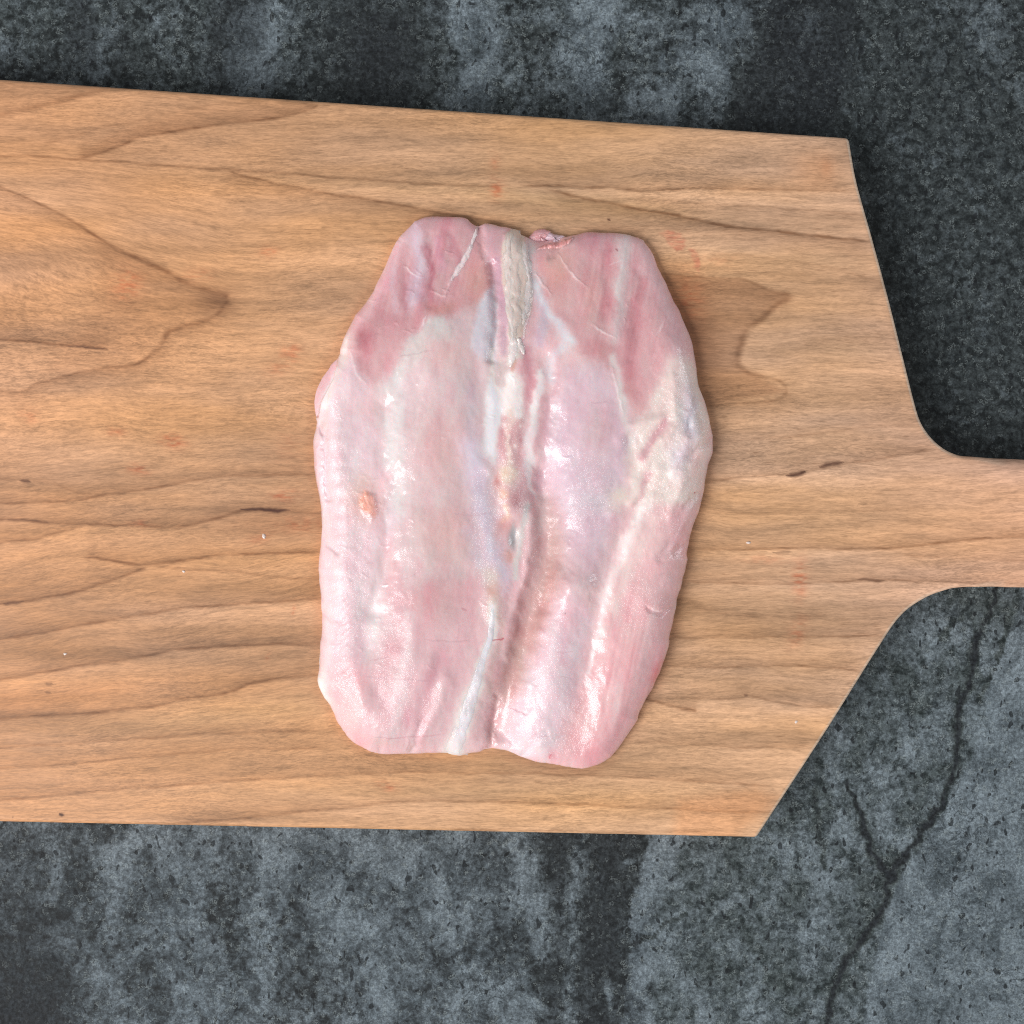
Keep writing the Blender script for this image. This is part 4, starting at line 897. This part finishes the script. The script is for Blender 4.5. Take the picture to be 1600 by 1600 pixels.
        o = mesh_obj(name, meat_world(X.ravel(), Y.ravel(), Zz.ravel()) - np.array([0, 0, BOARD_T]), grid_faces(*X.shape)[:, ::-1], M, root, {'tint': Cc, 'pebble': np.full(X.size, 0.5)})
        if label: o['label'] = label
        return o
    ribbon('spine_fat', [(808, 354), (807, 390), (806, 430), (806, 470), (805, 510), (802, 545)], [6, 10, 9, 10, 9, 5], 0.4, (209, 189, 180), 'cream strip of fat along the top of the central groove', 1, edge=0.45, jag=.9, wav=9)
    ribbon('spine_fat', [(796, 356), (794, 395), (794, 440), (796, 490), (799, 530), (798, 560)], [4, 8, 7, 7, 6, 3], 0.4, (217, 199, 191), None, 14, edge=0.45, jag=.9, wav=8)
    ribbon('spine_fat', [(818, 366), (823, 400), (826, 440), (824, 480), (817, 515)], [4, 7, 7, 7, 3], 0.4, (211, 195, 191), None, 15, edge=0.45, jag=.9, wav=10)
    ribbon('spine_fat', [(800, 526), (803, 545), (800, 562), (796, 578)], [4, 9, 8, 3], 0.6, (222, 210, 203), None, 2, jag=.6)
    ribbon('spine_fat', [(810, 530), (815, 545), (819, 558)], [3, 6, 3], 0.6, (220, 206, 198), None, 13, jag=.6)
    ribbon('tendon', [(770, 940), (768, 985), (755, 1030), (744, 1065), (734, 1100), (722, 1140), (712, 1181)], [5, 7, 8, 11, 13, 16, 19], 0.15, (226, 224, 219), 'white tendon running down to the lower edge', 3, jag=.1)
    ribbon('membrane_edge', [(746, 347), (741, 366), (734, 388), (727, 402), (719, 417), (710, 430), (703, 442)], [2, 4, 3, 6, 6, 5, 2], 0.5, (232, 206, 206), 'torn pale edge of membrane on the upper left lobe', 7, jag=.5)
    ribbon('flesh_fold', [(838, 388), (855, 382), (872, 380), (888, 374), (898, 366)], [2, 5, 6, 6, 2], 1.1, (222, 150, 148), 'rosy folded lip at the top edge right of the spine', 10, jag=.3)

    # lumps
    def lump(name, cx, cy, rx, ry, rot, h, color, label=None, seed=0, z0=None, nz=0.6):
        K, Nn = 30, 44
        th = np.linspace(0, 2 * np.pi, Nn, endpoint=False); ph = np.linspace(0.02, np.pi * 0.62, K)
        TH, PH = np.meshgrid(th, ph)
        rr = 1 + nz * fbm(np.cos(TH) * 1.3 + seed * 7, np.sin(TH) * 1.3 + 5, 181 + seed, 2) + 0.12 * fbm(np.sin(PH) * np.cos(TH) * 4 + 9, np.sin(PH) * np.sin(TH) * 4 + 3, 191 + seed, 2)
        lx = np.sin(PH) * np.cos(TH) * rx * rr; ly = np.sin(PH) * np.sin(TH) * ry * rr
        c, s = math.cos(math.radians(rot)), math.sin(math.radians(rot))
        X = cx + lx * c - ly * s; Y = cy + lx * s + ly * c
        b = meat_height(np.array([float(cx)]), np.array([float(cy)]))[0] if z0 is None else z0
        Zz = b + (np.cos(PH) * rr) * h
        if z0 is not None: Zz = np.maximum(Zz, 0.02)
        F = [np.stack([np.arange(Nn) + i * Nn, np.roll(np.arange(Nn), -1) + i * Nn, np.roll(np.arange(Nn), -1) + (i + 1) * Nn, np.arange(Nn) + (i + 1) * Nn], 1) for i in range(K - 1)]
        Cc = lin(255 * (np.array(color) / 255.) ** 0.93)[None] * (1 + 0.3 * fbm(X.ravel() / 4, Y.ravel() / 4, 185 + seed, 3))[:, None]
        wl = sm(0.98, 0.45, (PH / ph[-1]).ravel())[:, None]; Cc = Cc * wl + meat_paint(X.ravel(), Y.ravel()) * (1 - wl) if z0 is None else Cc
        o = mesh_obj(name, meat_world(X.ravel(), Y.ravel(), Zz.ravel()) - np.array([0, 0, BOARD_T]), np.concatenate(F)[:, ::1], M, root, {'tint': Cc, 'pebble': np.full(X.size, 0.8)})
        if label: o['label'] = label
    lump('fat_edge', 503, 1052, 8, 36, -4, 2.6, (240, 234, 234), 'white lip of fat on the lower left edge', 2, 1.2, 0.35)
    lump('meat_scrap', 845, 366, 17, 11, -20, 1.8, (206, 150, 154), None, 3, 1.0, 0.9)
    lump('meat_scrap', 868, 369, 19, 11, 10, 1.7, (208, 176, 186), None, 4, 1.0, 0.9)
    return root
build_meat()

# ------------------------------------------------------------------ crumbs on the board
def crumb(cx, cy, rx, ry, color, label, seed):
    K, Nn = 6, 9
    th = np.linspace(0, 2 * np.pi, Nn, endpoint=False); ph = np.linspace(0.05, np.pi * 0.5, K)
    TH, PH = np.meshgrid(th, ph)
    rr = 1 + 1.1 * fbm(np.cos(TH) * 1.6 + seed * 5, np.sin(TH) * 1.6 + PH, 191 + seed, 2)
    X = np.sin(PH) * np.cos(TH) * rx * rr * S; Y = np.sin(PH) * np.sin(TH) * ry * rr * S; Z = np.cos(PH) * 0.5 * (rx + ry) * 0.5 * S
    F = np.concatenate([np.stack([np.arange(Nn) + i * Nn, np.arange(Nn) + (i + 1) * Nn, np.roll(np.arange(Nn), -1) + (i + 1) * Nn, np.roll(np.arange(Nn), -1) + i * Nn], 1) for i in range(K - 1)])[:, ::-1]
    V = np.stack([X.ravel(), Y.ravel(), Z.ravel()], 1)
    o = mesh_obj('fat_crumb', V, F, CR, None)
    o.location = ((cx - 800) * S, (800 - cy) * S, BOARD_T)
    tag(o, label, 'crumb', 'crumbs of fat on the board')
CR = meat_material('crumb_fat', solid=(226, 206, 196), sss=0.1)
crumb(412, 838, 2.8, 3.6, 0, 'white crumb of fat on the board just left of the meat', 1)
crumb(287, 893, 2.4, 2.0, 0, 'tiny white crumb on the board below the forked grain line', 2)
crumb(102, 1022, 2.6, 2.0, 0, 'tiny white crumb on the lower left of the board', 3)
crumb(1169, 848, 4.0, 2.2, 0, 'pale crumb of fat on the board right of the meat', 4)
crumb(1244, 1128, 2.2, 2.2, 0, 'tiny white crumb near the board lower right slanted edge', 5)
